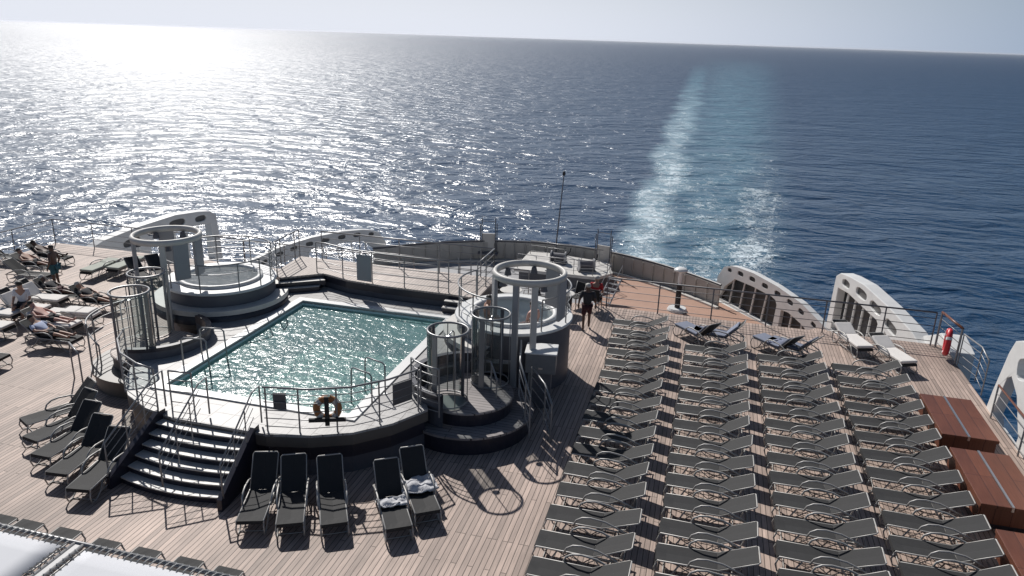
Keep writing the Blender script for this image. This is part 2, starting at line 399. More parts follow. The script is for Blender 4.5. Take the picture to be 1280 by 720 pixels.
# stern bulwark
bw = [(CX+dx, 54.0-.042*dx*dx) for dx in [12-.75*i for i in range(33)]]
e = empty('stern_bulwark', (CX, 54, -5.96), 0, 'grey curved steel bulwark closing off the round stern', 'bulwark')
def strip(pts, z0, z1, th):
    inn = []
    for i, p in enumerate(pts):
        a = Vector(pts[max(i-1, 0)]); c = Vector(pts[min(i+1, len(pts)-1)]); d = (c-a).normalized(); n = Vector((-d.y, d.x))
        inn.append((p[0]+n.x*th, p[1]+n.y*th))
    return MB().prism(list(pts)+inn[::-1], z0, z1)
def local(o, e): o.location = -Vector(e.location); return o
local(strip(bw, -5.96, -4.62, .12).build('plating', 'bulwark_grey', e), e)
local(MB().tube([(p[0], p[1]-.02, -4.55) for p in bw], .07).build('cap_rail', 'dark_grey_paint', e), e)
for i in range(1, 32):
    p = Vector((*bw[i], -5.9)); q = Vector((CX, 30, -5.9)); d = (q-p).normalized()
    local(MB().tube([p+d*.2+Vector((0, 0, .02)), p+d*.2+Vector((0, 0, 1.2))], .045, 4).build('stiffener', 'bulwark_grey', e), e)
local(strip([(p[0], p[1]-.5) for p in bw], -5.96, -5.85, .28).build('waterway', 'off_white', e), e)

# ------------------------------------------------------------------ pool terrace
PZ = 1.1
SH = (4.87, 17.65)      # shower centre, offset from the centreline
JC = (5.15, 21.35)
right_side = [(1.25, 13.72), (2.2, 13.95), (3.1, 14.4), (3.8, 15.1), (4.35, 16.05)]
right_side += [(SH[0]+1.42*math.cos(R(a)), SH[1]+1.42*math.sin(R(a))) for a in (240, 225, 210, 195, 180, 165, 150, 135, 122)]
right_side += [(4.3, 19.3), (5.6, 19.5), (5.9, 22.6), (3.4, 23.2)]
right_side = [(CX+a, c) for a, c in right_side]
outline = right_side+[(CX+2.4, 23.28), (CX, 23.32), (CX-1.6, 23.5), (CX-2.7, 23.9), (CX-3.9, 22.85)]+mir(right_side)[1:]
PX0, PX1, PY0, PY1 = -13.1, -7.85, 15.15, 22.2
hole = [(PX0, PY0), (PX1, PY0), (PX1, PY1), (PX0, PY1)]
structure(MB().prism(outline, 1.04, PZ, [hole]).build('pool_terrace', 'deck_tile'))
e = empty('terrace_wall', (CX, 13.7, 0), 0, 'low dark wall with a beige overhanging rim around the pool terrace', 'wall')
def inset(poly, d):
    n = len(poly); out = []
    for i in range(n):
        a, p, c = (Vector(poly[i-1]), Vector(poly[i]), Vector(poly[(i+1) % n]))
        d1 = (p-a).normalized(); d2 = (c-p).normalized(); nn = (Vector((-d1.y, d1.x))+Vector((-d2.y, d2.x)))
        nn = nn.normalized() if nn.length > 1e-5 else Vector((0, 0))
        out.append((p.x+nn.x*d, p.y+nn.y*d))
    return out
wall_in = inset(outline, .1)
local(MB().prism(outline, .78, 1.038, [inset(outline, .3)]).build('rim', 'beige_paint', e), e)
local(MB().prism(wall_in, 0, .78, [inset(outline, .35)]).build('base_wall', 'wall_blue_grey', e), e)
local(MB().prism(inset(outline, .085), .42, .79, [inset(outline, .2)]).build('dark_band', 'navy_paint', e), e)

e = empty('swimming_pool', (PX0, PY0, 0), 0, 'rectangular turquoise swimming pool sparkling in the middle of the terrace', 'pool')
b = MB().box(PX0-.02, PX1+.02, PY0-.02, PY1+.02, -.3, -.25)
local(b.build('floor', 'pool_tile', e), e)
b = MB()
for x0, x1, y0, y1 in ((PX0-.06, PX0, PY0, PY1), (PX1, PX1+.06, PY0, PY1), (PX0-.06, PX1+.06, PY0-.06, PY0), (PX0-.06, PX1+.06, PY1, PY1+.06)): b.box(x0, x1, y0, y1, -.25, 1.03)
local(b.build('basin_wall', 'pool_tile', e), e)
b = MB()
for x0, x1, y0, y1 in ((PX0-.26, PX0+.02, PY0-.26, PY1+.26), (PX1-.02, PX1+.26, PY0-.26, PY1+.26), (PX0+.02, PX1-.02, PY0-.26, PY0+.02), (PX0+.02, PX1-.02, PY1-.02, PY1+.26)): b.box(x0, x1, y0, y1, 1.105, 1.14)
local(b.build('coping', 'white_paint', e), e)
nx, ny = 40, 50
local(MB().sheet([[(PX0+(PX1-PX0)*i/nx, PY0+(PY1-PY0)*j/ny, .96) for i in range(nx+1)] for j in range(ny+1)]).build('water', 'pool_water', e), e)

# back platform behind the pool (raised teak)
plat = [(CX+3.4, 23.2), (CX+2.4, 23.28), (CX, 23.32), (CX-1.6, 23.5), (CX-2.7, 23.9), (CX-3.9, 22.9), (CX-4.4, 23.4), (CX-4.6, 25.6), (CX+3.4, 25.6)]
plat = plat[::-1] if False else plat
structure(MB().prism(plat, 1.54, 1.6).build('back_platform', 'teak_pale'))
e = empty('platform_riser', (CX, 23.3, 1.1), 0, 'dark banded riser below the raised teak platform behind the pool', 'wall')
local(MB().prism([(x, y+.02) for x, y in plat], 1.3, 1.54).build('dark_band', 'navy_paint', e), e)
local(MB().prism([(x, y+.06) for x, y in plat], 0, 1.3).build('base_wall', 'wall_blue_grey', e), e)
# steps from terrace to platform
for lab, x0, x1, yy in (('dark two step flight beside the hot tub with two rings', CX+2.3, CX+3.3, 22.75),):
    e = empty('steps', (x0, yy, 1.1), 0, 'short dark flight of steps from pool terrace up to platform', 'steps')
    for i in range(2):
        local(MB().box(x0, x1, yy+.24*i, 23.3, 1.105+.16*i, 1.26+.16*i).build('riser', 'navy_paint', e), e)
        local(MB().box(x0-.02, x1+.02, yy+.24*i-.02, yy+.24*i+.2, 1.262+.16*i, 1.285+.16*i).build('tread', 'off_white', e), e)
e = empty('steps', (CX-3.6, 22.6, 1.1), R(0), 'dark corner steps climbing to the platform beside the bright hot tub', 'steps')
for i in range(2):
    q = [(CX-4.3+.14*i, 22.15+.32*i), (CX-2.6+.1*i, 23.35+.3*i), (CX-2.75, 23.87), (CX-4.5, 22.9)]
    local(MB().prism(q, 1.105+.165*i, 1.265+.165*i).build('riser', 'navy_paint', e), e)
    local(MB().prism(q, 1.267+.165*i, 1.28+.165*i).build('tread', 'off_white', e), e)

# ------------------------------------------------------------------ hot tubs
def hot_tub(x, y, label):
    e = empty('hot_tub', (x, y, 0), 0, label, 'hot tub', 'round hot tubs at the pool corners')
    a0, a1 = (110, 262) if x > CX else (150, 385)
    MB().lathe([(2.15, 1.0), (2.15, 1.42), (2.1, 1.42)], 48, a0, a1).build('step_riser', 'navy_paint', e, True)
    MB().lathe([(1.74, 1.3), (2.17, 1.3), (2.17, 1.46), (1.74, 1.46)], 48, a0, a1).build('step', 'off_white', e)
    MB().lathe([(1.75, 0.0), (1.75, 1.44)], 48).build('lower_wall', 'dark_grey_paint', e, True)
    MB().lathe([(1.75, 1.44), (1.75, 1.9)], 48).build('outer_wall', 'dark_grey_paint', e, True)
    MB().lathe([(1.8, 1.86), (1.82, 1.9), (1.8, 1.95), (1.35, 1.95)], 48).build('rim', 'white_paint', e)
    MB().lathe([(1.36, 1.952), (1.36, 2.04), (1.22, 2.04), (1.2, 2.0), (1.14, 1.62), (.75, 1.6), (.7, 1.27), (0, 1.27)], 48).build('tub', 'white_paint', e, True)
    MB().lathe([(0, 1.97), (.4, 1.97), (.8, 1.97), (1.19, 1.97)], 48).build('water', 'tub_water', e)
    return e
hot_tub(CX+JC[0], JC[1], 'round hot tub beside the walking man, dark wall facing the loungers')
hot_tub(CX-JC[0], JC[1], 'bright round hot tub behind the two cylinder showers, nearest the sunbathers')

# ------------------------------------------------------------------ shower platforms and cylinder showers
def shower_platform(s, label):
    x, y = CX+s*SH[0], SH[1]
    e = empty('shower_platform', (x, y, 0), 0, label, 'platform', 'round shower platforms')
    sp = arc(0, 0, 1.8, -130 if s > 0 else 180+130-0, 62 if s > 0 else 180-62, 30)
    sp = [p for p in sp]
    poly = sp+[(-s*.4, 1.3), (-s*1.2, 0), (-s*.9, -1.3)]
    if s < 0: poly = poly[::-1]
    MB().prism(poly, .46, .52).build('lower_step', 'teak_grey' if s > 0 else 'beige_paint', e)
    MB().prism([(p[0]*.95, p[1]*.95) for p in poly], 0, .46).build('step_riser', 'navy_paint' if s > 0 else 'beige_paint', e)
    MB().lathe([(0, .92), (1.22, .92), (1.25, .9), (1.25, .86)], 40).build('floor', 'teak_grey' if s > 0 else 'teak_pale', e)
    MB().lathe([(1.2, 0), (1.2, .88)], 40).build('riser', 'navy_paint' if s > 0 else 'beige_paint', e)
    a0, a1 = (105, 262) if s > 0 else (-82, 75)
    MB().lathe([(1.42, .5), (1.42, 1.42), (1.52, 1.42), (1.52, 1.1)], 30, a0, a1).build('low_wall', 'wall_blue_grey', e)
    MB().lathe([(1.4, 1.2), (1.4, 1.45), (1.56, 1.45), (1.56, 1.34)], 30, a0, a1).build('dark_top', 'navy_paint', e)
    MB().lathe([(0, .926), (.42, .926)], 30, c=(-s*.25, -.75, 0)).build('drain_tray', 'pool_dark_tile', e)
    # two small treads leading down to the deck
    for i, z in enumerate((.36, .18)):
        pass
    return e
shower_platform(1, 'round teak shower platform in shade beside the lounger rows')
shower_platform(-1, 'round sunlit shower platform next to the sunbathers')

def shower(x, y, a, label, dark):
    e = empty('cylinder_shower', (x, y, .925), a, label, 'shower', 'cylindrical showers')
    H_ = 2.0; r = .52
    MB().tube([(r*math.cos(t*math.pi/16), r*math.sin(t*math.pi/16), H_) for t in range(32)], .032, 8, True).build('top_ring', 'rail_metal', e, True)
    MB().tube([(r*math.cos(t*math.pi/16), r*math.sin(t*math.pi/16), .05) for t in range(32)], .02, 6, True).build('base_ring', 'rail_metal', e, True)
    MB().lathe([(r, .1), (r, H_-.03)], 20, 60, 250).build('screen', 'screen_glass', e, True)
    for k, (t, wd, m_) in enumerate(((250, .15, 'rail_metal'), (60, .1, 'dark_grey_paint'), (155, .05, 'dark_grey_paint'))):
        mw = Matrix.Rotation(R(t), 4, 'Z') @ Matrix.Translation((r, 0, 0))
        MB().box(-.015, .015, -wd/2, wd/2, 0, H_-.04, mw).build('post', m_, e)
    for t in (5, 110, 205, 310): MB().tube([(r*math.cos(R(t)), r*math.sin(R(t)), .03), (r*math.cos(R(t)), r*math.sin(R(t)), H_)], .014, 6).build('rod', 'rail_metal', e, True)
    MB().tube([(0, r-.04, .1), (0, r-.04, 1.75), (0, r-.16, 1.84), (0, .1, 1.82)], .018).build('shower_pipe', 'steel', e, True)
    MB().lathe([(0, 1.82), (.09, 1.79), (.09, 1.77), (0, 1.77)], 12, c=(0, .1, 0)).build('shower_head', 'steel', e)
    return e
shower(-5.95, 16.95, R(0), 'clear cylinder shower beside the black sign, nearest the camera', False)
shower(-5.25, 18.45, R(10), 'clear cylinder shower between the wet white locker and another shower', True)
shower(2*CX+5.7, 16.75, R(190), 'clear cylinder shower nearest to the curved corner railing and sunbathers', False)
shower(2*CX+4.95, 18.35, R(170), 'clear cylinder shower below the large ring near the bright hot tub', True)

def ring_tower(x, y, label, s):
    e = empty('ring_tower', (x, y, 0), 0, label, 'tower', 'large ring towers')
    r = 1.0; H_ = 3.72
    MB().lathe([(r+.06, H_-.16), (r+.065, H_-.03), (r+.03, H_+.02), (r-.03, H_+.02), (r-.065, H_-.03), (r-.06, H_-.16), (r+.06, H_-.16)], 48).build('ring', 'off_white', e, True)
    for t in ((262, 292) if s > 0 else (235, 300)):
        mw = Matrix.Rotation(R(t), 4, 'Z') @ Matrix.Translation((r, 0, 0))
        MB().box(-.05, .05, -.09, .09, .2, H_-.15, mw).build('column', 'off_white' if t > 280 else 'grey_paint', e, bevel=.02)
    for t in ((205, 350, 60) if s > 0 else (330, 10, 130)):
        mw = Matrix.Rotation(R(t), 4, 'Z') @ Matrix.Translation((r, 0, 0))
        MB().box(-.05, .05, -.24, .24, H_-1.3, H_-.15, mw).build('hanging_panel', 'grey_paint', e, bevel=.02)
    for t in (225, 310, 95, 150):
        mw = Matrix.Rotation(R(t), 4, 'Z') @ Matrix.Translation((r-.12, 0, 0))
        MB().lathe([(0, H_-.14), (.07, H_-.16), (.11, H_-.34), (0, H_-.34)], 10).build('spotlight', 'dark_grey_paint', e, loc=mw.translation)
    return e
ring_tower(-4.62, 20.15, 'large pale ring on tall columns over the shaded hot tub', 1)
ring_tower(2*CX+4.5, 19.95, 'large pale ring on tall columns before the sunlit hot tub', -1)

e = empty('equipment_locker', (-4.0, 19.35, 0), R(8), 'grey metal locker with white top below the large ring', 'locker')
MB().box(-.42, .42, -.36, .36, 1.1, 1.68).build('body', 'locker_grey', e, bevel=.02)
MB().box(-.45, .45, -.39, .39, 1.682, 1.73).build('top', 'white_paint', e, bevel=.015)
MB().box(-.3, .3, -.25, .25, 0, 1.1).build('plinth', 'dark_grey_paint', e)
MB().box(-.06, .06, -.385, -.362, 1.25, 1.29).build('handle', 'steel', e)

# ------------------------------------------------------------------ main stairs
e = empty('staircase', (-10.85, 12.4, 0), 0, 'dark six step staircase with sunlit treads climbing to the pool', 'staircase')
SX0, SX1 = -1.3, 1.25
def bulge(x): return -.16*(1-((x-(SX0+SX1)/2)/1.28)**2)
NS = 6
for i in range(NS):
    z = 1.06*(i+1)/(NS+.0)*.93; y = .0+i*.235; fl = .16*(1-i/NS)
    xs = [SX0-fl+(SX1-SX0+1.6*fl)*k/10 for k in range(11)]
    fr = [(x, y+bulge(x)*(1-i*.08)) for x in xs]
    bk = [(xs[-1], y+.27), (xs[0], y+.27)]
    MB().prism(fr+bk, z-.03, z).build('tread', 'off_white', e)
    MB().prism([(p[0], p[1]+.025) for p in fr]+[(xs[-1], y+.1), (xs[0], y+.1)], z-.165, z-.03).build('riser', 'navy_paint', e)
for sx, fl in ((SX0, -.2), (SX1, .12)):
    q = [(-.25, 0), (-.25, .28), (1.3, 1.22), (1.5, 1.22), (1.5, 0)]
    x0 = sx+fl
    vs = MB()
    a = [(x0+(0 if fl < 0 else .0), y, z) for y, z in q]
    bm_ = vs.bm
    L1 = [bm_.verts.new((sx+fl*(1-max(y, 0)/1.5)-.06, y, z)) for y, z in q]; L2 = [bm_.verts.new((sx+fl*(1-max(y, 0)/1.5)+.06, y, z)) for y, z in q]
    bm_.faces.new(L1); bm_.faces.new(L2[::-1])
    for k in range(5): bm_.faces.new((L1[k], L1[(k+1) % 5], L2[(k+1) % 5], L2[k]))
    vs.build('stringer', 'navy_paint', e)
for sx, fl in ((SX0-.04, -.2), (-.12, 0), (SX1+.04, .12)):
    h = e
    P0 = Vector((sx+fl, -.15, .25)); P1 = Vector((sx, 1.35, 1.18))
    hr = MB().tube([P0+Vector((0, 0, .02)), P0+Vector((0, 0, .85)), P1+Vector((0, 0, .92)), P1+Vector((0, .3, .95)), P1+Vector((0, .3, 0))], .022).build('handrail', 'rail_metal', e, True)
    for q in (.3, .55, .8):
        MB().tube([P0+Vector((0, 0, q*.9)), P1+Vector((0, 0, q*.95))], .009, 5).build('bar', 'rail_metal', hr)
    for f in (.4, .75):
        p = P0.lerp(P1, f); MB().tube([p-Vector((0, 0, .1)), p+Vector((0, 0, .87))], .016, 5).build('post', 'rail_metal', hr)

# ------------------------------------------------------------------ railings round the terrace
def z3(pts, z): return [(p[0], p[1], z) for p in pts]
fr = [(-9.35, 13.86), (-8.3, 14.08), (-7.45, 14.5), (-6.8, 15.15), (-6.35, 15.9)]
railing('curved pool front railing holding a lifebuoy and two black signs', z3(fr, PZ), 1.12, 5, posts=z3([(-9.3, 13.88), (-8.55, 14.03), (-7.75, 14.34), (-6.98, 15.0), (-6.35, 15.9)], PZ), r=.026)
fl = [(-12.3, 13.9), (-12.9, 14.05), (-13.7, 14.45), (-14.4, 15.15), (-14.75, 15.8)]
railing('curved railing between the staircase and sunlit shower platform', z3(fl, PZ), 1.12, 5, spacing=.8, r=.026)
railing('short railing closing off the stair head beside the pool', z3([(-12.1, 14.15), (-11.5, 14.2)], PZ), 1.0, 3, spacing=.6)
al = arc(2*CX-(CX+SH[0])-0, SH[1], 1.75, 232, 128, 14)
railing('curved railing round the sunlit shower platform', z3(al, .52), 1.4, 4, spacing=1.0, r=.026)
ar = arc(CX+SH[0], SH[1], 1.62, 262, 225, 5)
railing('small curved railing between the black sign and cylinder shower', z3(ar, .925), 1.3, 5, spacing=.6, r=.026)
railing('sloped handrail beside the shaded shower platform steps', [(-4.5, 18.9, .92), (-4.25, 17.8, .8), (-3.75, 17.0, .2)], 1.15, 3, spacing=.9, r=.026)
railing('low handrail on the shaded shower platform floor', [(-5.6, 18.1, .925), (-5.1, 18.0, .925), (-4.75, 17.4, .7)], .8, 0, spacing=.6, r=.026)
railing('straight railing between the locker and shaded shower steps', [(-4.1, 18.6, .36), (-3.6, 18.0, .2), (-3.25, 17.3, 0)], 1.1, 3, spacing=.9, r=.026)
# hot tub rails
for s, lab in ((1, 'curved railing round the shaded hot tub'), (-1, 'curved railing round the bright hot tub')):
    cx_, cy_ = CX+s*JC[0], JC[1]
    a = arc(cx_, cy_, 1.72, 150, 262, 18) if s > 0 else arc(cx_, cy_, 2.0, 178, 372, 26)
    if s > 0:
        railing(lab+' on its pool side', z3(a, 1.95), .95, 2, spacing=.9, r=.026)
        railing('curved railing behind the walking man at the shaded hot tub', z3(arc(cx_, cy_, 1.72, -48, 70, 14), 1.95), .95, 2, spacing=1.1, r=.026)
    else:
        railing(lab+' on its pool side', z3(arc(cx_, cy_, 1.74, 205, 350, 20), 1.95), .9, 2, spacing=1.2, r=.026)
        railing(lab+' on its seaward side', z3(arc(cx_, cy_, 1.74, 10, 150, 18), 1.95), 1.0, 4, spacing=1.2, r=.026)
# platform railings
railing('bright curved railing along the platform edge above the pool', z3([(CX-3.0, 23.98), (CX-2.6, 23.98), (CX-1.6, 23.6), (CX, 23.42), (CX+1.6, 23.4), (CX+2.3, 23.4)], 1.6), 1.12, 4, spacing=1.25, r=.026)
railing('thin dark railing along the seaward edge of the teak platform', z3([(CX-3.6, 25.5), (CX+3.3, 25.5)], 1.6), 1.12, 3, spacing=1.6, r=.026)
railing('slanted railing at the platform corner above dark steps', [(CX-4.0, 22.95, 1.6), (CX-4.4, 23.5, 1.6), (CX-4.5, 25.4, 1.6)], 1.12, 4, spacing=1.1, r=.026)
railing('short railing at the platform end next to the shaded hot tub', [(CX+3.3, 25.5, 1.6), (CX+3.3, 23.5, 1.6)], 1.12, 4, spacing=1.0, r=.026)

# deck edge railings
railing('long stern railing with dark top bar behind the lounger rows', z3([(-3.35, 28.25), (8.3, 28.25)], 0), 1.25, 4, spacing=2.0, r=.03, m='dark_grey_paint', top='dark_grey_paint')
railing('long stern railing behind the sunbathers', z3([(2*CX-8.6, 28.25), (2*CX+1.6, 28.25)], 0), 1.2, 4, spacing=2.2, r=.026)
railing('thin stern railing between the platform and fins', z3([(2*CX+1.6, 28.2), (CX+4, 28.2)], 0), 1.2, 4, spacing=2.0, r=.026)
railing('short wood topped railing carrying the red lifebuoy', z3([(8.45, 28.2), (8.68, 26.6)], 0), 1.3, 4, spacing=1.6, r=.045, top='mahogany')
railing('curved side railing between the red lifebuoy and white screen', z3([(8.72, 26.5), (8.95, 25.4), (8.8, 24.2)], 0), 1.15, 4, spacing=1.2, r=.026)
railing('deck side railing behind the white screen and wooden lockers', z3([(8.6, 22.6), (8.6, 11)], 0), 1.05, 3, spacing=2.2, r=.03, top='mahogany')
railing('port side railing beyond the sunbathers', z3([(2*CX-8.6, 28.25), (2*CX-8.65, 14)], 0), 1.2, 4, spacing=2.2, r=.026)
for i, pp in enumerate(([(-16.5, 16.65), (-17.6, 17.4)], [(-16.6, 16.0), (-17.5, 16.6)])):
    railing(('low gate rail beside the lying man in blue', 'low gate rail next to the five angled loungers')[i], z3(pp, 0), 1.15, 0, spacing=1.4, r=.026)

# signs and lifebuoy on the pool railing
def sign(loc, rz, w_, h_, lab, m_='foam_sign'):
    e = empty('sign', loc, rz, lab, 'sign')
    MB().box(-w_/2, w_/2, -.015, .015, 0, h_).build('board', m_, e, bevel=.006)
    for s in (-1, 1): MB().box(s*w_*.3-.015, s*w_*.3+.015, .016, .04, h_*.75, h_*.85).build('clip', 'steel', e)
sign((-9.0, 13.98, PZ+.55), R(14), .3, .42, 'small black sign on the pool railing next to the stairs')
sign((-6.6, 15.5, PZ+.38), R(58), .55, .55, 'black sign on the pool railing close to the cylinder shower')
sign((CX-.85, 23.42, 1.66), R(-6), .58, .95, 'tall grey notice board on the railing behind the pool', 'grey_paint')
e = empty('lifebuoy', (-7.95, 14.26, PZ+.52), R(22), 'orange brown lifebuoy on a dark bracket at the pool front railing', 'lifebuoy')
t = MB(); t.tube([(.25*math.cos(k*math.pi/14), .0, .25*math.sin(k*math.pi/14)) for k in range(28)], .085, 10, True); t.build('ring', 'orange_buoy', e, True, loc=(0, .08, .05))
MB().box(-.05, .05, -.09, -.03, -.32, .42).build('bracket_post', 'rubber', e)
MB().box(-.42, .42, -.09, -.03, -.22, -.13).build('bracket_bar', 'rubber', e)
for k in (45, 135, 225, 315):
    c_ = Vector((.25*math.cos(R(k)), .08, .05+.25*math.sin(R(k))))
    MB().tube([c_+Vector((math.cos(R(k+90))*q*.05, 0, math.sin(R(k+90))*q*.05)) for q in (-1, 1)], .09, 10).build('band', 'off_white', e)
e = empty('lifebuoy', (8.45, 27.05, .62), R(78), 'red lifebuoy strapped to the wood topped railing by the sea', 'lifebuoy')
MB().tube([(.3*math.cos(k*math.pi/14), 0, .4*math.sin(k*math.pi/14)) for k in range(28)], .095, 10, True).build('ring', 'red_paint', e, True)
for k in (30, 150, 270):
    c_ = Vector((.3*math.cos(R(k)), 0, .4*math.sin(R(k))))
    MB().tube([c_+Vector((-math.sin(R(k))*q*.05, 0, math.cos(R(k))*q*.05)) for q in (-1, 1)], .1, 10).build('band', 'white_paint', e)

# pool handrails
def pool_handrail(x, y, z, rz, lab):
    e = empty('pool_handrail', (x, y, z), rz, lab, 'handrail', 'steel handrails at the pool edge')
    MB().tube([(0, 0, 0), (0, 0, .8), (0, .08, .86), (0, .62, .86), (0, .7, .8), (0, .75, -.3)], .022).build('rail', 'rail_metal', e, True)
    MB().lathe([(0, .012), (.06, .012), (.06, 0)], 10).build('flange', 'steel', e)
pool_handrail(-7.55, 15.8, PZ, R(70), 'steel pool handrail at the pool corner closer to the black sign')
pool_handrail(-7.5, 16.5, PZ, R(70), 'steel pool handrail in the pool corner opposite the lifebuoy, farther one')
pool_handrail(-13.4, 16.3, PZ, R(-80), 'steel pool handrail close to the sunlit shower, near the stair head')
pool_handrail(-13.4, 17.1, PZ, R(-80), 'steel pool handrail beside the low curved wall of the sunlit shower')

# ------------------------------------------------------------------ stern fins
def fin(name, A, B, outer, holes, th, label, bars, lean=0.0, pane=True, flip=1):
    A = Vector(A); B = Vector(B); d = (B-A).normalized(); n = Vector((d.y, -d.x))*flip
    e = empty(name, (A.x, A.y, 0), 0, label, 'wind screen')
    mw = Matrix(((d.x, 0, n.x, 0), (d.y, 0, n.y, 0), (0, 1, 0, 0), (0, 0, 0, 1)))
    MB().prism(outer, 0, th, holes, mw).build('shell', 'white_paint', e, bevel=.03)
    if pane:
        for k, h in enumerate(holes):
            if k < 2 and pane < 3 or k > 1: MB().prism(h, th*(.6 if k < 2 else .15), th*(.62 if k < 2 else .17), (), mw).build('pane', 'dark_glass' if k < 2 or pane == 2 else 'smoked_glass', e)
    for (s0, z0, s1, z1) in bars:
        a = mw @ Vector((s0, z0, th*.25)); c = mw @ Vector((s1, z1, th*.25))
        MB().tube([a, c], .06, 5).build('bar', 'white_paint', e)
    return e
def oval(cx_, cz, rx, rz, tilt=0.0, n=16):
    out = []
    for k in range(n):
        t = 2*math.pi*k/n; c, s = math.cos(t), math.sin(t)
        x = rx*math.copysign(abs(c)**.7, c); z = rz*math.copysign(abs(s)**.7, s)
        out.append((cx_+x*math.cos(tilt)-z*math.sin(tilt), cz+x*math.sin(tilt)+z*math.cos(tilt)))
    return out
f1_out = [(0, -6), (12.4, -6), (12.0, -5.3), (10.9, -4.55), (10.0, -4.2), (8.1, -3.6), (5.9, -3.3), (3.6, -3.2), (2.0, -3.3), (1.3, -3.42), (.6, -3.7), (.05, -4.5)]
f1_holes = [[(.4, -5.85), (6.0, -5.85), (6.12, -4.4), (5.95, -4.15), (5.6, -4.06), (3.7, -4.03), (1.9, -4.12), (.95, -4.9)], [(6.5, -5.85), (9.9, -5.85), (9.2, -5.1), (8.3, -4.75), (7.2, -4.5), (6.55, -4.55)]]
f1_holes += [oval(1.25, -3.72, .22, .13, R(8)), oval(2.4, -3.62, .3, .15), oval(3.6, -3.6, .3, .15), oval(4.85, -3.63, .3, .15), oval(6.05, -3.72, .28, .15), oval(7.2, -3.87, .27, .15, R(-8)), oval(8.2, -4.08, .25, .15, R(-12)), oval(9.3, -4.45, .22, .13, R(-20))]
f1_bars = [(s_, -5.9, s_+.25, -4.02) for s_ in (1.5, 2.6, 3.7, 4.8)]+[(7.3, -5.9, 7.4, -4.5), (8.3, -5.9, 8.3, -4.7)]
fA, fB = (1.23, 49.7), (8.6, 38.7)
fin('fin_screen', fA, fB, f1_out, f1_holes, .4, 'long white fin screen with a row of oval holes beside the terracotta deck', f1_bars, pane=2, flip=-1)
fin('fin_screen', (2*CX-1.23, 49.7), (2*CX-8.6, 38.7), f1_out, f1_holes, .4, 'grey backlit fin screen beyond the platform, nearer the flagpole', f1_bars, pane=3, flip=1)
f2_out = [(0, -3), (9.6, -3), (9.3, -1.9), (8.4, -1.06), (7.0, -.46), (5.05, -.12), (2.85, .12), (1.4, .06), (.6, -.04), (.2, -.3)]
f2_holes = [[(.55, -2.85), (4.3, -2.85), (4.5, -1.1), (4.35, -.98), (3.9, -.95), (1.6, -.72), (.6, -.78)], [(5.0, -2.4), (6.4, -2.4), (5.9, -1.6), (5.15, -1.2)], oval(1.25, -.36, .36, .17, R(-3)), oval(2.75, -.34, .5, .2, R(-4)), oval(4.1, -.52, .5, .19, R(-8)), oval(5.5, -.85, .5, .2, R(-12))]
f2_bars = [(s_, -2.95, s_+.1, -.8) for s_ in (1.3, 2.05, 2.8, 3.55)]
fin('fin_screen', (6.3, 37.6), (8.9, 29.0), f2_out, f2_holes, .62, 'white curved fin screen with tall end beside the stern railing', f2_bars, pane=1, flip=-1)
fin('fin_screen', (2*CX-6.3, 37.6), (2*CX-8.9, 29.0), f2_out, f2_holes, .62, 'tall grey backlit fin screen behind the bright hot tub', f2_bars, pane=3, flip=1)
e = fin('fin_screen', (8.75, 27.55), (8.75, 33), [(-.1, -1.3), (3.6, -1.3), (3.4, -.6), (1.85, .05), (1.35, .3), (1.15, .3), (.0, .1)], [], .8, 'small low white fin block at the stern railing near the lifebuoy', [], pane=0)
# side screen close by
s3 = [(1.45, -.4), (1.2, .6), (.75, 2.0), (.5, 2.45), (.1, 2.62), (-9, 2.62), (-9, -.4)]
s3h = [[(.85, .1), (.45, 1.35), (.2, 1.5), (-.4, 1.2), (-1.1, .3), (-1.0, -.2), (.6, -.2)], oval(-.35, 1.95, .36, .3, R(-20)), oval(-1.6, 1.7, .5, .4), [(-1.8, -.2), (-1.6, .7), (-5, .9), (-5, -.2)]]
fin('side_screen', (8.7, 22.0), (8.7, 27.0), s3, s3h, .3, 'white side screen with big oval openings behind the wooden lockers', [], pane=0)

# ------------------------------------------------------------------ stern furniture
e = empty('flagpole', (CX+.1, 53.6, -4.6), 0, 'thin dark ensign pole at the middle of the stern bulwark', 'flagpole')
MB().tube([(0, 0, -1.3), (0, 0, 0), (.15, .9, 5.1)], [.07, .06, .035]).build('pole', 'dark_grey_paint', e)
MB().lathe([(0, 5.1), (.1, 5.12), (.12, 5.3), (.06, 5.42), (0, 5.44)], 10, c=(.15, .9, 0)).build('truck', 'rubber', e, True)
def gate(x, y, rz, lab):
    e = empty('boarding_gate', (x, y, -5.96), rz, lab, 'gate', 'boarding gates in the stern bulwark')
    MB().box(-.5, .5, -.05, .05, .7, 2.0).build('panel', 'off_white', e)
    for q in (-.62, -.5, .5, .62):
        MB().tube([(q, -.1, .3), (q, -.1, 2.75 if abs(q) > .55 else 3.1), (q*1.04, -.1, 3.2 if abs(q) < .55 else 2.8)], .035).build('post', 'dark_grey_paint', e)
    MB().tube([(-.5, -.1, 2.95), (.5, -.1, 2.95)], .02).build('crossbar', 'dark_grey_paint', e)
    MB().box(-.75, .75, -.9, -.1, .55, .65).build('step_plate', 'dark_grey_paint', e)
gate(-6.7, 52.6, R(-14), 'boarding gate with tall dark horns beside the terracotta deck')
gate(2*CX+5.6, 52.9, R(12), 'boarding gate with tall dark horns near the stairs, beyond the platform')
e = empty('mooring_platform', (-8.6, 49, -5.96), 0, 'white raised mooring platform with rails under the flagpole', 'platform')
local(MB().prism([(-12.2, 48.2), (-6.5, 48.2), (-5.6, 49.5), (-6.2, 52.0), (-10.5, 52.9), (-12.2, 52.8)], -5.2, -5.0).build('top', 'off_white', e), e)
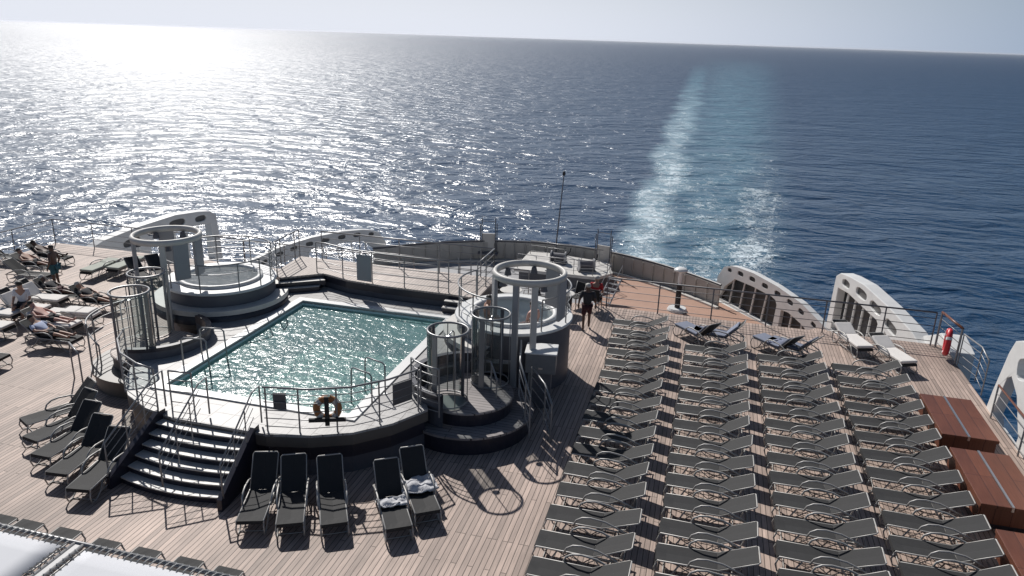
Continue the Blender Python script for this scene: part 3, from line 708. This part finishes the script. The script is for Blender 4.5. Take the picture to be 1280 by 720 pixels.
local(MB().prism([(-11.9, 48.5), (-6.6, 48.5), (-5.9, 49.5), (-6.4, 51.6), (-11.9, 52.4)], -5.96, -5.2).build('base', 'dark_grey_paint', e), e)
railing('thin railing along the edge of the mooring platform', z3([(-12.0, 48.4), (-6.6, 48.4), (-5.8, 49.5)], -5.0), 1.0, 2, spacing=1.3, r=.026)
railing('seaward railing of the mooring platform below the flagpole', z3([(-12.0, 52.2), (-6.6, 51.5)], -5.0), 1.0, 2, spacing=1.3, r=.026)
for i, (x, y) in enumerate(((-9.6, 50.6), (-7.4, 49.4))):
    e = empty('winch', (x, y, -5.0), R(20*i), ('dark mooring winch on the platform near the flagpole', 'dark mooring winch at the platform edge near the boarding gate')[i], 'winch')
    MB().tube([(-.5, 0, .45), (.5, 0, .45)], .28, 14).build('drum', 'dark_grey_paint', e)
    for s in (-.5, .5): MB().tube([(s-.04, 0, .45), (s+.04, 0, .45)], .42, 16).build('flange', 'grey_paint', e)
    MB().box(-.6, .6, -.35, .35, 0, .12).build('base', 'dark_grey_paint', e)
    MB().tube([(.5, .1, .5), (.75, .3, .8), (.8, .3, 1.1)], .04).build('crank', 'rubber', e)
# ladders/stairs down to the stern at either side of the mooring platform
for i, (x, y, rz) in enumerate(((-5.2, 46.6, R(-20)), (2*CX+6.5, 44.5, R(20)))):
    e = empty('stair_ladder', (x, y, -5.96), rz, ('steep ladder with handrails by the mooring platform near the red shirt', 'steep ladder with handrails below the teak platform')[i], 'ladder')
    for s in (-.4, .4):
        MB().tube([(s, -1.2, 0), (s, .4, 1.45)], .05).build('stringer', 'grey_paint', e)
        MB().tube([(s, -1.2, 0), (s, -1.2, .9), (s, .4, 2.35), (s, .4, 1.45)], .025).build('handrail', 'rail_metal', e)
    for k in range(6): MB().box(-.38, .38, -1.1+.26*k, -.92+.26*k, .16+.235*k, .19+.235*k).build('tread', 'grey_paint', e)
# bollard lamp on the stern deck
p = spot(846, 388, -5.96)
e = empty('lamp_bollard', tuple(p), 0, 'white mushroom lamp on a dark post standing on the terracotta deck', 'lamp')
MB().lathe([(0, .2), (.55, .2), (.62, .08), (.62, 0)], 20).build('base', 'white_paint', e)
MB().lathe([(.17, .2), (.17, 1.75)], 12).build('post', 'rubber', e, True)
MB().lathe([(.11, 1.75), (.11, 2.55)], 12).build('neck', 'white_paint', e, True)
MB().lathe([(0, 2.8), (.3, 2.77), (.43, 2.66), (.42, 2.6), (0, 2.55)], 20).build('cap', 'white_paint', e, True)

# ------------------------------------------------------------------ wooden lockers
for i, (y0, y1) in enumerate(((19.55, 21.98), (16.35, 18.86), (12.9, 15.42))):
    e = empty('deck_locker', (7.12, (y0+y1)/2, 0), 0, ('varnished wooden deck locker nearest the side screen', 'varnished wooden deck locker in the middle of the row of three', 'varnished wooden deck locker cut by the corner of the photo')[i], 'locker', 'wooden lockers along the deck side')
    h = (y1-y0)/2; wd = .66
    MB().box(-wd+.04, wd-.04, -h+.05, h-.05, .26, .66).build('body', 'mahogany', e)
    MB().box(-wd+.25, wd-.15, -h+.3, h-.3, 0, .26).build('plinth', 'navy_paint', e)
    MB().box(-wd, -.06, -h, h, .665, .75).build('lid', 'mahogany', e, bevel=.012)
    MB().box(.0, wd, -h, h, .665, .75).build('lid', 'mahogany', e, bevel=.012)
    MB().box(-.055, -.005, -h+.01, h-.01, .64, .765).build('hinge_strip', 'steel', e)
    MB().box(-wd+.005, -wd+.037, -h+.06, h-.06, .28, .66).build('front_board', 'mahogany', e)
    for q in (-h+.14, h-.14): MB().tube([(-wd-.002, q, .58), (-wd+.02, q, .58)], .035, 10).build('finger_hole', 'rubber', e)

# ------------------------------------------------------------------ loungers
def lounger_proto(name, label, slm='sling', back=24):
    e = empty(name, (0, 0, 0), 0, label, 'sun lounger')
    W, Hs = .272, .36
    b = MB()
    for s in (-1, 1): b.tube([(s*W, 0.0, Hs-.05), (s*W, .03, Hs), (s*W, 1.25, Hs), (s*W, 1.78, Hs-.03)], .019, 6)
    for y in (.02, .62, 1.2, 1.76): b.tube([(-W, y, Hs-.03), (W, y, Hs-.03)], .015, 5)
    b.build('frame', 'lounger_frame', e, True)
    b = MB(); rows = []
    for k in range(7):
        y = .0+1.17*k/6; rows.append([(x*(W-.012), y, Hs+.012-.022*(1-abs(x))-(.05 if k == 0 else 0)) for x in (-1, -.5, 0, .5, 1)])
    rows[0] = [(p[0], -.012, Hs-.06) for p in rows[0]]; rows.insert(1, [(p[0], .0, Hs+.01) for p in rows[1]])
    b.sheet(rows); o = b.build('seat', slm, e)
    md = o.modifiers.new('solid', 'SOLIDIFY'); md.thickness = .012; md.offset = 0
    # backrest hinges at y=1.18
    b = MB(); b.sheet([[(x*(W-.012), .8*k/4, .012-.018*(1-abs(x))) for x in (-1, -.5, 0, .5, 1)] for k in range(5)])
    o = b.build('backrest', slm, e, False, loc=(0, 1.18, Hs)); o.rotation_euler = (R(back), 0, 0)
    md = o.modifiers.new('solid', 'SOLIDIFY'); md.thickness = .014; md.offset = 0
    fr_ = MB().tube([(-W+.0, 0, 0), (-W, .78, 0), (-W+.03, .82, 0), (W-.03, .82, 0), (W, .78, 0), (W, 0, 0)], .016, 6).build('back_frame', 'lounger_frame', o, True)
    for s in (-1, 1):
        MB().tube([(s*(W+.03), .6, Hs-.02), (s*(W+.035), .66, Hs+.12), (s*(W+.035), .78, Hs+.2), (s*(W+.035), .95, Hs+.225), (s*(W+.035), 1.25, Hs+.19), (s*(W+.03), 1.55, Hs+.07), (s*(W+.02), 1.72, Hs-.02)], .021, 7).build('armrest', 'lounger_frame', e, True)
        MB().tube([(s*W, .02, Hs-.03), (s*(W+.01), -.03, Hs*.5), (s*(W+.0), .02, .03), (s*W, .16, .015), (s*W, .34, .12), (s*W, .46, Hs-.02)], .017, 6).build('leg', 'lounger_frame', e, True)
        MB().tube([(s*W, 1.2, Hs-.02), (s*W, 1.36, .12), (s*W, 1.5, .015), (s*W, 1.66, .03), (s*W, 1.72, .2), (s*W, 1.7, Hs-.02)], .017, 6).build('leg', 'lounger_frame', e, True)
    b = MB()
    for s in (-1, 1):
        b.tube([(s*(W-.02), .42, .1), (s*(W-.02), .72, Hs-.03)], .011, 5); b.tube([(s*(W-.02), .72, Hs-.03), (s*(W-.02), 1.0, .13)], .011, 5); b.tube([(s*(W-.02), 1.0, .13), (s*(W-.02), 1.28, Hs-.04)], .011, 5)
        b.tube([(s*(W-.02), .36, .1), (s*(W-.02), 1.38, .1)], .012, 5)
    b.tube([(-W, .16, .02), (W, .16, .02)], .012, 5); b.tube([(-W, 1.5, .02), (W, 1.5, .02)], .012, 5)
    b.build('brace', 'lounger_frame', e, True)
    return e
proto = lounger_proto('sun_lounger', 'grey sling lounger, first from the stern in the row beside the pool')
used = [False]
def put(loc, rz, label, group, back=None):
    if not used[0]:
        o = proto; used[0] = True; o.location = loc; o.rotation_euler = (0, 0, rz); o['label'] = label; o['group'] = group
    else: o = dup(proto, loc, rz, label, group)
    if back is not None:
        for c in o.children:
            if c.name.startswith('backrest'): c.rotation_euler = (R(back), 0, 0)
    return o
rowspec = [(-2.55, 26.15, 17, 'nearest the pool'), (-.17, 24.55, 15, 'second from the pool'), (2.18, 24.45, 14, 'third from the pool'), (4.48, 24.45, 13, 'beside the wooden lockers')]
for ri, (x, y0, n, where) in enumerate(rowspec):
    for k in range(n):
        y = y0-.927*k+random.uniform(-.03, .03)-.3
        xx = x+(-.2+.05*k if (ri == 0 and k < 4) else 0)+random.uniform(-.03, .03)
        put((xx, y, 0), R(-90)+R(random.gauss(0, 1.6)), f'grey sling lounger, {ORD[k]} from the stern in the row {where}', 'loungers set out in four long rows', 25+random.choice((0, 0, 0, -4, 4))+random.uniform(-2, 2))
# five angled loungers by the terrace wall
for k, (fx, fy, hx, hy) in enumerate(((29, 527, 92, 497), (37, 549, 110, 505), (50, 570, 122, 515), (70, 592, 140, 528), (97, 612, 158, 545))):
    a = spot(fx, fy, .36); c = spot(hx, hy, .6); d = c-a; d.z = 0
    put((a.x, a.y, 0), math.atan2(d.y, d.x)-R(90), f'grey lounger with empty sling, {ORD[k]} from the gate rail in the angled group of five', 'angled loungers beside the terrace wall', 47)
# five loungers in front of the pool wall
fl5 = [(312, 652, 330, 585), (362, 655, 368, 580), (418, 655, 412, 578), (499, 660, 484, 590), (535, 640, 516, 574)]
flab = ['next to the stairs', 'second from the stairs', 'in the middle of the front group', 'with a pale towel across its seat', 'with a crumpled grey towel over its back']
front = []
for k, (fx, fy, hx, hy) in enumerate(fl5):
    a = spot(fx, fy, .36); c = spot(hx, hy, .75); d = c-a; d.z = 0
    front.append(put((a.x, a.y, 0), math.atan2(d.y, d.x)-R(90), f'grey lounger {flab[k]}, in shade of the pool wall', 'loungers below the pool front wall', 50))
# loungers half hidden by the canopy
for k, (x_, y_) in enumerate(((9, 645), (42, 652), (89, 662), (138, 676), (188, 687), (240, 699), (289, 711))):
    a = spot(x_, y_, .36)
    put((a.x, a.y, 0), R(180), f'grey lounger half hidden by the canopy, {ORD[k]} from the photo edge', 'loungers peeping out behind the canopy', 20)
# fan of loungers at the stern rail
fan = [(805, 405, 852, 408), (862, 408, 915, 404), (875, 421, 935, 407), (938, 415, 990, 412), (955, 430, 1020, 412)]
fan = [(850, 405, 893, 421, 1), (866, 412, 925, 418, 1), (947, 420, 985, 432, 1), (962, 424, 1016, 436, 1)]
flabs = ['grey lounger with raised back turned to the sea, closest to the lamp', 'grey lounger with raised back turned to the sea, second from the lamp', 'grey lounger with a blue towel beside the fin screen', 'grey lounger with raised back below the gap between fins']
fano = []
for k, (fx, fy, hx, hy, q) in enumerate(fan):
    a = spot(fx, fy, .36); c = spot(hx, hy, .5); d = c-a; d.z = 0
    fano.append(put((a.x, a.y, 0), math.atan2(d.y, d.x)-R(90), flabs[k], 'loungers scattered along the stern railing', 48))

# cushions (lie on loungers)
def cushion(loc, rz, label, m_='cushion_white', L_=1.75, back=0, seatlen=1.15, th=.1, w_=.6):
    e = empty('lounger_cushion', loc, rz, label, 'cushion', 'cushions on the loungers')
    def pad(name, y0, y1, lo):
        b = MB(); b.box(-w_/2, w_/2, y0, y1, 0, th); return b.build(name, m_, e, bevel=.035, loc=lo)
    pad('seat_pad', 0, seatlen, (0, 0, 0))
    o = pad('back_pad', .01, L_-seatlen, (0, seatlen, .0)); o.rotation_euler = (R(back), 0, 0)
    return e
def towel(loc, rz, label, w_=.62, l_=.6, m_='towel_cloth', amp=.05):
    rows = []
    for j in range(13):
        r_ = []
        for i in range(13):
            x = -w_/2+w_*i/12; y = -l_/2+l_*j/12
            ed = 1.0 if 0 < i < 12 and 0 < j < 12 else .3
            r_.append((x+random.uniform(-.012, .012), y+random.uniform(-.02, .02), .02+ed*amp*(math.sin(i*.55+j*.9+1.7*math.sin(j*.5))+.7*math.sin(i*1.15-j*.45+math.sin(i*.8))+random.uniform(0, .5))*.55+amp*.8))
        rows.append(r_)
    o = MB().sheet(rows).build('towel', m_, None, True); o.location = loc; o.rotation_euler = (0, 0, rz)
    md = o.modifiers.new('solid', 'SOLIDIFY'); md.thickness = .02
    return tag(o, label, 'towel')
def on(o, y, z, x=0):
    m = Matrix.Translation(o.location) @ Matrix.Rotation(o.rotation_euler.z, 4, 'Z'); return m @ Vector((x, y, z))
towel(on(front[3], .86, .375), front[3].rotation_euler.z, 'pale crumpled towel lying across a lounger seat', .64, .34)
towel(on(front[4], .95, .38), front[4].rotation_euler.z, 'crumpled grey towel spread over the lounger closest to the shower', .8, .62, amp=.07)
towel(on(fano[2], 1.0, .38), fano[2].rotation_euler.z, 'blue towel heaped on a lounger by the fin screen', .6, .6, 'towel_blue', .08)

# white loungers near the lifebuoy
for k, (fx, fy, hx, hy) in enumerate(((1082, 437, 1066, 430), (1137, 456, 1110, 440))):
    a = spot(fx, fy, .36); 
    rz = R((150, 158)[k])
    rz = R((20, 24)[k])
    o = put((a.x, a.y, 0), rz, ('lounger under a thick white cushion, nearer the fin screen', 'lounger under a thick white cushion, nearer the red lifebuoy')[k], 'white cushioned loungers at the stern corner', 25)
    cushion(on(o, .02, .385), rz, ('thick white cushion beside the fin screen base', 'thick white cushion pointing to the red lifebuoy')[k], back=25)

# loungers with sunbathers on the port side deck
left = {}
def lp(key, fx, fy, rz, label, back, cush=None, clabel=None, z=.36):
    a = spot(fx, fy, z); o = put((a.x, a.y, 0), R(rz), label, 'loungers on the sunbathing deck', back); left[key] = o
    if cush: cushion(on(o, .02, .385), R(rz), clabel, cush, back=back)
    return o
lp('A', 96, 424, 92, 'lounger carrying the man in a pale blue shirt', 35)
lp('B', 97, 408, 95, 'lounger with pale cushion carrying a sunbather with red shoulders', 35, 'cushion_white', 'pale cushion under the sunbather with red shoulders')
lp('C', 58, 388, 95, 'lounger with white cushion where a person in white sits', 52, 'cushion_white', 'white cushion with raised back behind the seated person in white')
lp('D', 80, 376, 95, 'lounger with raised white cushion behind the seated person', 52, 'cushion_white', 'raised white cushion between the seated person and a dark sunbather')
lp('E', 104, 369, 95, 'lounger with a dark dressed sunbather, toward the ring', 40)
lp('F', 22, 394, 95, 'lounger with folded white cushions cut by the photo edge', 4, 'cushion_white', 'white cushion on the lounger cut by the photo edge')
lp('F2', 12, 410, 95, 'lounger with a flat white cushion, closest of those at the edge', 4, 'cushion_white', 'flat white cushion on the closest lounger at the photo edge')
lp('G', 122, 396, 100, 'lounger with white cushions folded in a stack', 3, 'cushion_white', 'white cushion lying flat below the folded one')
o = left['G']; cushion(on(o, .12, .49), R(100), 'folded white cushion on top of another near the shower', 'cushion_white', L_=1.02, seatlen=.5, th=.12)
lp('H', 148, 379, 92, 'brown lounger with the back of a sitter raised', 40)
lp('I', 107, 341, 4, 'lounger with green grey cushion, farther from the ring', 3, 'cushion_green_grey', 'green grey cushion farther from the big ring')
lp('J', 140, 338, 4, 'lounger with green grey cushion, closer to the ring', 3, 'cushion_green_grey', 'green grey cushion closer to the big ring')
lp('K', 86, 322, 95, 'dark lounger with a sunbather next to the stern railing', 38)
lp('L', 62, 344, 95, 'dark lounger in front of the man in teal shorts', 38)
lp('M', 70, 333, 95, 'dark lounger behind the man in teal shorts', 30)
lp('N', 212, 346, 60, 'dark empty lounger behind the large ring column', 42)
lp('O', 188, 349, 62, 'dark empty lounger seen through the large ring column gap', 42)
lp('Q', 30, 322, 95, 'dark lounger at the far corner by the stern railing', 38)
lp('S', 4, 447, 95, 'dark lounger cut by the photo edge, closest to the camera', 30)

# ------------------------------------------------------------------ people
mat('cushion_blue', (.17, .19, .25), .85, 0, .15, 5, .01)
for k, o in enumerate(fano):
    cushion(on(o, .02, .385), o.rotation_euler.z, ('blue grey cushion on the lounger closest to the lamp', 'blue grey cushion on the second lounger from the lamp', 'blue grey cushion under the blue towel', 'blue grey cushion below the gap between fins')[k], 'cushion_blue', back=48, th=.07)
def chair(loc, rz, label):
    e = empty('deck_chair', loc, rz, label, 'chair', 'chairs by the stern railing')
    MB().box(-.24, .24, -.23, .23, .42, .46).build('seat', 'sling', e, bevel=.015)
    o = MB().box(-.24, .24, -.02, .02, 0, .5).build('backrest', 'sling', e, bevel=.015, loc=(0, .25, .46)); o.rotation_euler = (R(-14), 0, 0)
    for a in (-.22, .22):
        MB().tube([(a, -.22, 0), (a, -.2, .64), (a, .24, .66)], .018).build('leg', 'lounger_frame', e, True)
        MB().tube([(a, .3, 0), (a, .22, .46), (a, .36, .95)], .018).build('leg', 'lounger_frame', e, True)
    return e
def table(loc, label):
    e = empty('round_table', loc, 0, label, 'table', 'tables by the stern railing')
    MB().lathe([(0, .74), (.42, .74), (.44, .725), (.42, .71), (0, .71)], 28).build('top', 'off_white', e)
    MB().tube([(0, 0, .03), (0, 0, .71)], .035, 10).build('stem', 'lounger_frame', e, True)
    MB().lathe([(0, .05), (.25, .03), (.27, 0)], 20).build('base', 'dark_grey_paint', e)
    return e
T1, T2 = (-6.9, 27.0), (-4.9, 27.3)
table((*T1, 0), 'pale round table behind the shaded hot tub, nearer the platform'); table((*T2, 0), 'pale round table behind the shaded hot tub, nearer the red shirt')
for k, (c, a, lab) in enumerate(((T1, 20, 'dark chair at the table nearer the platform, on its seaward side'), (T1, 140, 'dark chair at the table nearer the platform, on its platform side'), (T1, 260, 'dark chair at the table nearer the platform, backed to the hot tub'),
        (T2, 60, 'dark chair at the table nearer the red shirt, on its seaward side'), (T2, 180, 'dark chair between the two pale round tables'), (T2, 285, 'dark chair at the table nearer the red shirt, backed to the hot tub'))):
    chair((c[0]+.72*math.cos(R(a)), c[1]+.72*math.sin(R(a)), 0), R(a-90), lab)
def skin_mesh(name, verts, edges, radii, m_, parent, root=0, sub=2):
    me = bpy.data.meshes.new(name); me.from_pydata(verts, edges, []); o = bpy.data.objects.new(name, me); col.objects.link(o)
    sk = o.modifiers.new('skin', 'SKIN'); sk.use_smooth_shade = True
    for i, r_ in enumerate(radii):
        r_ = r_ if isinstance(r_, tuple) else (r_, r_); me.skin_vertices[0].data[i].radius = r_
    me.skin_vertices[0].data[root].use_root = True
    ss = o.modifiers.new('sub', 'SUBSURF'); ss.levels = sub; ss.render_levels = sub
    dg = bpy.context.evaluated_depsgraph_get(); ev = o.evaluated_get(dg); nm = bpy.data.meshes.new_from_object(ev)
    o.modifiers.clear(); o.data = nm; bpy.data.meshes.remove(me)
    nm.materials.clear(); nm.materials.append(MAT[m_])
    for p in nm.polygons: p.use_smooth = True
    if parent: o.parent = parent
    return o
BONES = [('pelvis', 'belly'), ('belly', 'chest'), ('chest', 'neck'), ('neck', 'jaw'), ('jaw', 'crown')]
for s in 'lr': BONES += [('chest', 'sh'+s), ('sh'+s, 'el'+s), ('el'+s, 'wr'+s), ('wr'+s, 'ha'+s), ('ha'+s, 'fi'+s), ('wr'+s, 'th'+s), ('pelvis', 'hp'+s), ('hp'+s, 'kn'+s), ('kn'+s, 'an'+s), ('an'+s, 'to'+s)]
RAD = dict(pelvis=(.15, .11), belly=(.14, .1), chest=(.165, .11), neck=.062, jaw=.092, crown=.095, sh=.062, el=.044, wr=.03, ha=(.038, .022), fi=.016, th=.014, hp=.085, kn=.058, an=.04, to=.035)
def pose(kind):
    J = {}
    if kind in ('stand', 'walk', 'pool'):
        J.update(pelvis=(0, 0, .95), belly=(0, .01, 1.12), chest=(0, 0, 1.36), neck=(0, .0, 1.5), jaw=(0, .02, 1.585), crown=(0, .01, 1.68))
        for s, q in (('l', -1), ('r', 1)):
            J['sh'+s] = (q*.19, 0, 1.42); J['el'+s] = (q*.29, -.06, 1.15); J['wr'+s] = (q*.31, .05, .92); J['ha'+s] = (q*.31, .07, .84); J['fi'+s] = (q*.3, .09, .76); J['th'+s] = (q*.27, .11, .86)
            f = .16*q if kind == 'walk' else 0
            J['hp'+s] = (q*.1, 0, .9); J['kn'+s] = (q*.11, f*.8+.02, .5); J['an'+s] = (q*.11, f-.02, .09); J['to'+s] = (q*.13, f+.13, .035)
    elif kind == 'recline':    # on a lounger, head to +y, hips at y .95
        J.update(pelvis=(0, 1.08, .47), belly=(0, 1.22, .54), chest=(0, 1.43, .68), neck=(0, 1.55, .78), jaw=(0, 1.6, .86), crown=(0, 1.66, .93))
        for s, q in (('l', -1), ('r', 1)):
            J['sh'+s] = (q*.19, 1.47, .7); J['el'+s] = (q*.3, 1.25, .6); J['wr'+s] = (q*.22, 1.02, .6); J['ha'+s] = (q*.18, .95, .58); J['fi'+s] = (q*.15, .88, .56); J['th'+s] = (q*.12, .96, .6)
            J['hp'+s] = (q*.1, 1.02, .46); J['kn'+s] = (q*.12, .62, .5 if q < 0 else .47); J['an'+s] = (q*.12, .2, .43); J['to'+s] = (q*.14, .13, .53)
    elif kind == 'sit':        # sideways on a seat at the origin, facing +y
        J.update(pelvis=(0, 0, .5), belly=(0, .02, .66), chest=(0, .05, .9), neck=(0, .07, 1.05), jaw=(0, .1, 1.12), crown=(0, .1, 1.215))
        for s, q in (('l', -1), ('r', 1)):
            J['sh'+s] = (q*.19, .05, .97); J['el'+s] = (q*.26, .08, .7); J['wr'+s] = (q*.2, .3, .58); J['ha'+s] = (q*.18, .37, .56); J['fi'+s] = (q*.16, .44, .54); J['th'+s] = (q*.13, .35, .6)
            J['hp'+s] = (q*.1, .04, .48); J['kn'+s] = (q*.13, .45, .5); J['an'+s] = (q*.13, .47, .09); J['to'+s] = (q*.15, .6, .035)
    return J
def person(loc, rz, kind, label, skin, hair, top=None, bottom=None, sleeves=True, scale=1.0):
    J = pose(kind); e = empty('person', loc, rz, label, 'person'); e.scale = (scale,)*3
    names = list(J); idx = {k: i for i, k in enumerate(names)}
    rad = [RAD[k if k in RAD else k[:-1]] for k in names]
    skin_mesh('body', [J[k] for k in names], [(idx[a], idx[c]) for a, c in BONES], rad, skin, e, idx['pelvis'])
    cr_ = Vector(J['crown']); jw = Vector(J['jaw']); d = (cr_-jw).normalized()
    b = MB(); bmesh.ops.create_icosphere(b.bm, subdivisions=2, radius=.108)
    for v in list(b.bm.verts):
        if v.co.z < -.03 or (v.co.y > .06 and v.co.z < .03): v.co *= .8
    h = b.build('hair', hair, e, True); h.location = jw.lerp(cr_, .75)+d*.012; h.rotation_euler = d.to_track_quat('Z', 'Y').to_euler() if kind == 'recline' else (0, 0, 0)
    def cloth(nm, keys, grow, m_):
        ks = [k for k in keys]; ii = {k: i for i, k in enumerate(ks)}
        ed = [(ii[a], ii[c]) for a, c in BONES if a in ii and c in ii]
        rr = []
        for k in ks:
            r_ = RAD[k if k in RAD else k[:-1]]; r_ = r_ if isinstance(r_, tuple) else (r_, r_); rr.append((r_[0]+grow, r_[1]+grow))
        vs = [Vector(J[k]) for k in ks]
        for k in ks:
            if k[:2] == 'kn': vs[ii[k]] = Vector(J['hp'+k[2]]).lerp(Vector(J[k]), .85)
            if k[:2] == 'el': vs[ii[k]] = Vector(J['sh'+k[2]]).lerp(Vector(J[k]), .8)
            if k == 'neck': vs[ii[k]] = Vector(J['chest']).lerp(Vector(J[k]), .6)
        skin_mesh(nm, vs, ed, rr, m_, e, 0)
    if top: cloth('shirt', ['chest', 'belly', 'pelvis', 'shl', 'shr']+(['ell', 'elr'] if sleeves else []), .022, top)
    if bottom: cloth('shorts', ['pelvis', 'hpl', 'hpr', 'knl', 'knr'], .03, bottom)
    return e
p = spot(732, 412); person((p.x, p.y, 0), R(12), 'walk', 'man in dark shirt and wine red shorts walking along the lounger row', 'skin_dark', 'hair_grey', 'cloth_dark', 'cloth_wine')
p = spot(750, 379); chair((-3.75, 27.85, 0), R(175), 'dark chair under the person in the red shirt')
person((-3.75, 27.88, .06), R(-5), 'sit', 'person in a bright red shirt seated at the stern railing', 'skin_tan', 'hair_grey', 'cloth_red', 'cloth_dark')
p = spot(72, 360); person((p.x, p.y, 0), R(100), 'stand', 'bare backed man in teal shorts standing among the sunbathers', 'skin_dark', 'hair_dark', None, 'cloth_teal')
def lie(key, label, skin, hair, top, bottom, dz=0.0):
    o = left[key]; person((o.location.x, o.location.y, dz), o.rotation_euler.z, 'recline', label, skin, hair, top, bottom)
lie('A', 'man in a pale blue shirt lying on the closest occupied lounger', 'skin_tan', 'hair_dark', 'cloth_blue', 'cloth_dark')
lie('B', 'bare chested sunbather with red shoulders lying on a pale cushion', 'skin_pink', 'hair_dark', None, 'cloth_dark', .1)
lie('E', 'sunbather in dark clothes reclining beside the raised white cushion', 'skin_dark', 'hair_grey', 'cloth_dark', 'cloth_wine')
lie('K', 'dark silhouetted sunbather reclining next to the stern railing', 'skin_dark', 'hair_dark', None, 'cloth_dark')
lie('M', 'tanned sunbather reclining behind the man in teal shorts', 'skin_tan', 'hair_dark', None, 'cloth_dark')
lie('H', 'grey haired sitter hidden behind the raised brown lounger back', 'skin_tan', 'hair_grey', 'cloth_dark', 'cloth_dark')
o = left['C']; q = on(o, .75, 0, -.1); person((q.x, q.y, .07), R(200), 'sit', 'person in a white shirt sitting up on a white cushion', 'skin_tan', 'hair_dark', 'cloth_white', 'cloth_dark', True, 1.05)
person((CX+JC[0]-.82, JC[1]-.3, 1.22), R(-68), 'sit', 'bather with dark hair sitting in the shaded hot tub near the pool', 'skin_tan', 'hair_dark', None, None)
person((CX+JC[0]+.75, JC[1]-.4, 1.22), R(60), 'sit', 'bather with wet dark back in the shaded hot tub near the walking man', 'skin_pink', 'hair_dark', None, None)

# ------------------------------------------------------------------ laced canopy close to the camera
CZ = 3.2
e = empty('fabric_canopy', (-7.8, 7.05, 0), 0, 'white laced fabric canopy on a tube frame in the photo corner', 'canopy')
x0, xm, x1, y0, y1 = -5.9, 0.0, 3.4, -4.4, 0.0
b = MB(); b.tube([(x0, y1, CZ), (x1, y1, CZ)], .035, 8); b.tube([(x0, y0, CZ), (x1, y0, CZ)], .035, 8)
for x in (x0, xm-.07, xm+.07, x1): b.tube([(x, y0, CZ), (x, y1, CZ)], .03, 8)
b.build('frame', 'rail_metal', e, True)
for a, c in ((x0+.08, xm-.19), (xm+.19, x1-.08)):
    rows = [[(a+(c-a)*i/16, y0+.1+(y1-.12-y0-.1)*j/16, CZ+.02+.05*(1-(2*i/16-1)**2)*(1-(2*j/16-1)**2)) for i in range(17)] for j in range(17)]
    o = MB().sheet(rows).build('panel', 'fabric_panel', e, True)
    md = o.modifiers.new('solid', 'SOLIDIFY'); md.thickness = .01
    b = MB(); n = int((c-a)/.1)
    pts = []
    for k in range(n+1):
        x = a+(c-a)*k/n; pts.append((x, y1+.045, CZ+.01)); pts.append((x+.03, y1-.13, CZ+.035)); pts.append((x+.05, y1-.02, CZ+.045))
    b.tube(pts, .008, 4)
    xs = (c, xm-.07) if a < -1 else (a, xm+.07)
    pts = []
    for k in range(40):
        y = y0+.1+(y1-y0-.2)*k/40; pts.append((xs[0]+(0.01 if a > -1 else -.01), y, CZ+.03)); pts.append((xs[1], y+.05, CZ+.04))
    b.tube(pts, .008, 4)
    b.build('lacing', 'rope', e)
MB().box(xm-.05, xm+.05, y0, y1, CZ-.02, CZ+.01).build('middle_beam', 'grey_paint', e)
for x in (x0, xm, x1):
    for y in (y0+.02, y1-.6): MB().tube([(x, y, 0), (x, y, CZ)], .04, 8).build('post', 'rail_metal', e)
